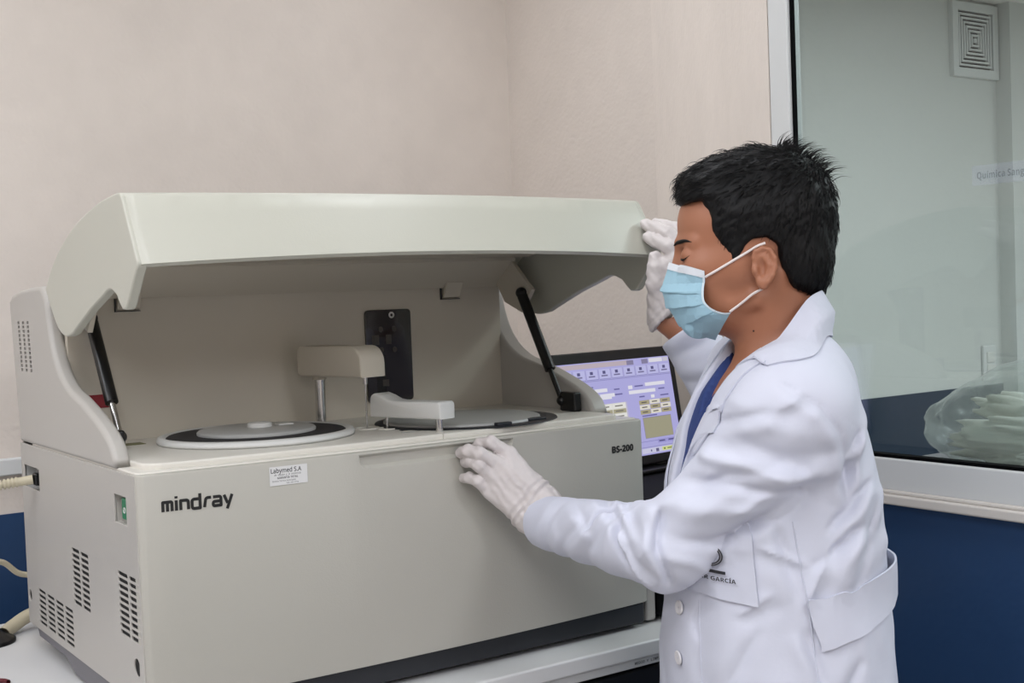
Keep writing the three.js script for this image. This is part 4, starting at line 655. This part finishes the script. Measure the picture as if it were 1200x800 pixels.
  const emb = letterCanvas(512, 512, (x) => {
    x.strokeStyle = x.fillStyle = '#2b2a2e'; x.lineWidth = 34; x.lineCap = 'round';
    x.beginPath(); x.arc(250, 160, 120, -1.0, 1.9); x.stroke(); x.fillRect(120, 330, 290, 36); x.lineWidth = 22; x.beginPath(); x.moveTo(150, 60); x.lineTo(240, 250); x.stroke(); x.beginPath(); x.moveTo(130, 270); x.lineTo(280, 270); x.stroke(); x.beginPath(); x.moveTo(230, 250); x.lineTo(215, 330); x.stroke();
    x.lineWidth = 8; x.strokeStyle = '#8d8a90'; x.beginPath(); x.arc(250, 160, 120, -0.9, 1.8); x.stroke();
    x.fillStyle = '#232226'; x.font = 'bold 66px sans-serif'; x.fillText('WALTER GARCÍA', 8, 452, 496);
  });
  partN(ct, 'embroidery', sheet((u, v) => fromLeft(lerp(-0.108, -0.05, u), lerp(1.076, 1.128, v) - 0.004 * u, 0.0056), 16, 10, 0), printMat(emb, 0.8), 'dark embroidered microscope emblem and lettering on the pocket');
  const seam = (pts, off = 0.0) => { const c = new THREE.CatmullRomCurve3(pts.map((p) => V3(p[0], p[1], 0))).getPoints(30).map((p) => fromLeft(p.x, p.y, off)); return new THREE.TubeGeometry(new THREE.CatmullRomCurve3(c), 60, 0.0011, 5); };
  partN(ct, 'seam', seam([[0.016, 1.15], [0.024, 1.09], [0.034, 1.02], [0.038, 0.96], [0.04, 0.9]]), coatM, 'stitched side seam');
  partN(ct, 'seam', seam([[-0.088, 1.05], [-0.089, 1.0], [-0.09, 0.95], [-0.092, 0.9]]), coatM, 'stitched front placket seam');
  const beltPts = new THREE.CatmullRomCurve3([V3(0.034, 1.028, 0.17), V3(0.085, 1.038, 0.15), V3(0.135, 1.05, 0.1), V3(0.172, 1.06, 0.04), V3(0.178, 1.062, -0.02), V3(0.17, 1.062, -0.08)]);
  partN(ct, 'belt', sheet((u, v) => { const p = beltPts.getPoint(u); p.y += (v - 0.5) * 0.052; return push(p, 0.0035 + 0.007 * sstep(0.3, 0.7, u) + 0.002 * Math.sin(u * 9 + v * 3), trunk); }, 40, 8, 0.0025), coatM, 'half belt across the back');
  for (const y of [1.037, 0.975, 0.91]) { const p = push(V3(-0.115, y, 0.062), 0.001, trunk), n = grad(trunk, p), q = new THREE.Quaternion().setFromUnitVectors(V3(0, 1, 0), n); partN(ct, 'button', lathe([[0.0085, 0], [0.0088, 0.0012], [0.007, 0.002], [0.005, 0.0014], [0.001, 0.0014]], 24).applyQuaternion(q).translate(p.x, p.y, p.z), mat(0xe4e1e4, 0.35)); }
  // trousers and shoes below the frame
  const leg = (x, y, z) => Math.min(cone(x, y, z, [0.02, 0.8, 0.065], [0.035, 0.5, 0.085], 0.085, 0.07), cone(x, y, z, [0.035, 0.5, 0.09], [0.05, 0.19, 0.09], 0.07, 0.058), cone(x, y, z, [0.02, 0.8, -0.095], [0.035, 0.5, -0.115], 0.085, 0.07), cone(x, y, z, [0.035, 0.5, -0.12], [0.05, 0.19, -0.12], 0.07, 0.058));
  partN(t, 'trousers', isosurface((x, y, z) => Math.max(leg(x, y, z), 0.16 - y, y - 0.84), [-0.1, 0.14, -0.24], [0.16, 0.88, 0.21], 0.014), mat(0x23283c, 0.8));
  for (const z of [0.09, -0.12]) partN(t, 'shoe', isosurface((x, y, w) => Math.max(smin(cone(x, y, w, [0.08, 0.138, z], [-0.11, 0.128, z], 0.045, 0.04), cone(x, y, w, [0.05, 0.143, z], [0.05, 0.193, z], 0.045, 0.043), 0.03), 0.094 - y), [-0.17, 0.08, z - 0.07], [0.15, 0.25, z + 0.07], 0.008), mat(0x1c1c1e, 0.6));
  // gloves
  const gloveM = mat(0xd3cbc9, 0.5, { transmission: 0 });
  const glove = (palm, fingers, cuffs, amp, rings = []) => (x, y, z) => {
    let d = 1; for (const [a, b, r0, r1] of palm) d = smin(d, cone(x, y, z, a, b, r0, r1), 0.014);
    let fd = 1; for (const f of fingers) { let q = 1; for (let i = 0; i + 1 < f.length; i++) q = smin(q, cone(x, y, z, f[i], f[i + 1], f[i][3] ?? 0.0092, f[i + 1][3] ?? 0.0085), 0.004); fd = Math.min(fd, q); }
    d = smin(d, fd, 0.0045); for (const [a, b, r0, r1] of cuffs) d = smin(d, cone(x, y, z, a, b, r0, r1), 0.006);
    for (const [c, ax, w, cut] of rings) { const L = Math.hypot(...ax), q = ((x - c[0]) * ax[0] + (y - c[1]) * ax[1] + (z - c[2]) * ax[2]) / L; if (Math.hypot(x - c[0], y - c[1], z - c[2]) < 0.08) { d -= w * Math.cos(q * 2 * Math.PI / 0.0115 + 1.2 * noise(x * 50, y * 50, z * 50)) * Math.exp(-((q / 0.011) ** 2)); if (cut !== undefined) d = smax(d, q - cut, 0.003); } }
    return d + amp * noise(x * 160, y * 160, z * 160) + amp * 0.8 * Math.sin(x * 420 + y * 300 + 2 * noise(x * 60, y * 60, z * 60));
  };
  const W1 = [-0.261, 1.113, -0.285], W2 = [-0.283, 1.093, -0.281], IM = [-0.311, 1.187, -0.289], MM = [-0.326, 1.173, -0.276], RM = [-0.337, 1.156, -0.273], PM = [-0.342, 1.133, -0.278];
  const left = glove([[W1, IM, 0.02, 0.0118], [W1, MM, 0.021, 0.0122], [W2, RM, 0.021, 0.0118], [W2, PM, 0.02, 0.0108], [W1, W2, 0.022, 0.022], [[-0.28, 1.13, -0.29], [-0.315, 1.158, -0.284], 0.022, 0.017]],
    [[[...IM, 0.0112], [-0.337, 1.207, -0.279, 0.0102], [-0.354, 1.204, -0.289, 0.009], [-0.362, 1.196, -0.302, 0.0082]],
      [[...MM, 0.0112], [-0.354, 1.193, -0.261, 0.0102], [-0.372, 1.197, -0.272, 0.0092], [-0.383, 1.192, -0.289, 0.0084]],
      [[...RM, 0.0108], [-0.356, 1.177, -0.262, 0.0097], [-0.369, 1.181, -0.274, 0.0088], [-0.377, 1.177, -0.291, 0.008]],
      [[...PM, 0.0098], [-0.359, 1.152, -0.267, 0.0088], [-0.371, 1.156, -0.277, 0.0081], [-0.381, 1.153, -0.293, 0.0074]],
      [[-0.273, 1.133, -0.296, 0.016], [-0.303, 1.172, -0.31, 0.012], [-0.325, 1.188, -0.319, 0.0095]]],
    [[[-0.272, 1.103, -0.283], [-0.245, 1.09, -0.257], 0.031, 0.032]], 0.0006, [[[-0.281, 1.115, -0.2865], [-0.72, 0.62, -0.3], 0.0016]]);
  part(t, 'glove', isosurface(left, [-0.41, 1.04, -0.34], [-0.22, 1.23, -0.22], 0.0024), gloveM, 'white latex glove pressed on the front panel');
  const RW = [-0.052, 1.378, -0.427];
  const right = glove([[RW, [-0.05, 1.455, -0.425], 0.026, 0.022], [RW, [-0.026, 1.47, -0.424], 0.025, 0.018], [RW, [-0.016, 1.485, -0.43], 0.024, 0.016], [RW, [-0.058, 1.41, -0.425], 0.026, 0.024]],
    [[[-0.026, 1.468, -0.424, 0.013], [-0.044, 1.490, -0.428, 0.0125], [-0.062, 1.502, -0.446, 0.011], [-0.074, 1.509, -0.461, 0.0095]],
      [[-0.018, 1.488, -0.43, 0.013], [-0.042, 1.512, -0.444, 0.0122], [-0.061, 1.523, -0.462, 0.011], [-0.076, 1.531, -0.476, 0.0095]],
      [[-0.01, 1.498, -0.44, 0.012], [-0.028, 1.522, -0.474, 0.0115], [-0.056, 1.533, -0.5, 0.0095]],
      [[-0.004, 1.49, -0.452, 0.011], [-0.012, 1.512, -0.49, 0.01], [-0.03, 1.52, -0.515, 0.009]],
      [[-0.056, 1.406, -0.424, 0.018], [-0.069, 1.432, -0.413, 0.0155], [-0.069, 1.455, -0.417, 0.0135], [-0.067, 1.474, -0.427, 0.012]]],
    [[RW, [-0.046, 1.370, -0.422], 0.028, 0.031], [[-0.05, 1.374, -0.425], [-0.049, 1.3735, -0.4245], 0.0305, 0.0305]], 0.0007, [[[-0.054, 1.381, -0.427], [0.025, -0.03, 0.008], 0.0012, 0.005]]);
  part(t, 'glove', isosurface(right, [-0.13, 1.32, -0.56], [0.05, 1.57, -0.36], 0.0024), gloveM, 'white latex glove gripping the corner of the cover');
  // mask: rows from the nose bridge to under the chin; each row runs from ear side to ear side
  const mid = [[-109, 12], [-113, 2], [-119, -14], [-121, -27], [-116, -42], [-106, -58], [-92, -72], [-74, -81], [-56, -88]], side = [[-66, -3], [-67, -11], [-69, -20], [-70, -29], [-69, -38], [-63, -45], [-55, -50], [-46, -53], [-38, -53]];
  const cm = new THREE.SplineCurve(mid.map((p) => V2(...p))), cs = new THREE.SplineCurve(side.map((p) => V2(...p)));
  const zs = (v) => table([[0, 52], [0.3, 57], [0.6, 58], [0.8, 58], [1, 55]], v, 1);
  const maskAt = (u, v, off) => { const s = u * 2 - 1, a = Math.abs(s), m = cm.getPoint(clamp(v, 0, 1)), e = cs.getPoint(clamp(v, 0, 1)), ca = Math.cos(a * Math.PI / 2), k = lerp(1 - a, ca, 0.62), Z = zs(v) * lerp(Math.sin(a * Math.PI / 2), a, 0.3) * Math.sign(s);
    let X = lerp(e.x, m.x, k), Y = lerp(e.y, m.y, lerp(k, 1 - a, 0.3));
    const pl = [0.34, 0.52, 0.7], saw = pl.reduce((o, c) => { const q = (v - c - 0.02 * a) / 0.09; return o + (q > -1 && q < 0 ? (q + 1) : q >= 0 && q < 0.12 ? 1 - q / 0.12 : 0); }, 0) * 3.4 * (1 - a ** 6);
    const p = V3(X, Y, Z), c = V3(-50, -20, 0), n = p.clone().sub(c).normalize(); p.addScaledVector(n, saw + off + 0.8 * noise(X * 0.06, Y * 0.06, Z * 0.05));
    for (let i = 0; i < 3; i++) { const h = headMM(p.x, p.y, p.z); if (h < 1.6 + off) p.addScaledVector(n, 1.6 + off - h); }
    return fromHead(p.x, p.y, p.z); };
  const mk = partN(t, 'face_mask', sheet((u, v) => maskAt(u, v, 0), 64, 110, 0.0008), mat(0xa3c9da, 0.8, { bumpMap: rep(weave, 3), bumpScale: 0.0001 }), 'pale blue pleated surgical mask');
  partN(mk, 'mask_border', sheet((u, v) => maskAt(u, v * 0.115 - 0.005, 1.0), 64, 10, 0.0008), mat(0xe6eaf0, 0.8), 'white top border of the mask');
  for (const s of [0, 1]) partN(mk, 'mask_border', sheet((u, v) => maskAt(s ? lerp(0.985, 1.004, u) : lerp(-0.004, 0.015, u), v, 0.9), 3, 60, 0.0008), mat(0xd5e3ec, 0.8));
  for (const s of [1, -1]) {
    const lp = (pts) => new THREE.TubeGeometry(new THREE.CatmullRomCurve3(pts.map((p) => { let Z = p[2]; while (Z > 66 ? false : headMM(p[0], p[1], Z) < 1.2) Z += 0.5; return fromHead(p[0], p[1], Z * s); })), 60, 0.0016, 8);
    partN(mk, 'ear_loop', lp([[-67, -8, 52], [-50, 1, 58], [-32, 11, 64], [-12, 22, 71], [-3, 27, 76], [6, 30, 74]]), mat(0xf0e6e2, 0.8), 'white elastic ear loop');
    partN(mk, 'ear_loop', lp([[-38, -52, 52], [-24, -42, 58], [-10, -31, 66], [0, -26, 66], [8, -22, 60]]), mat(0xf0e6e2, 0.8), 'white elastic ear loop');
  }
  delete t.userData.own;
}
renderer.render(scene, camera);
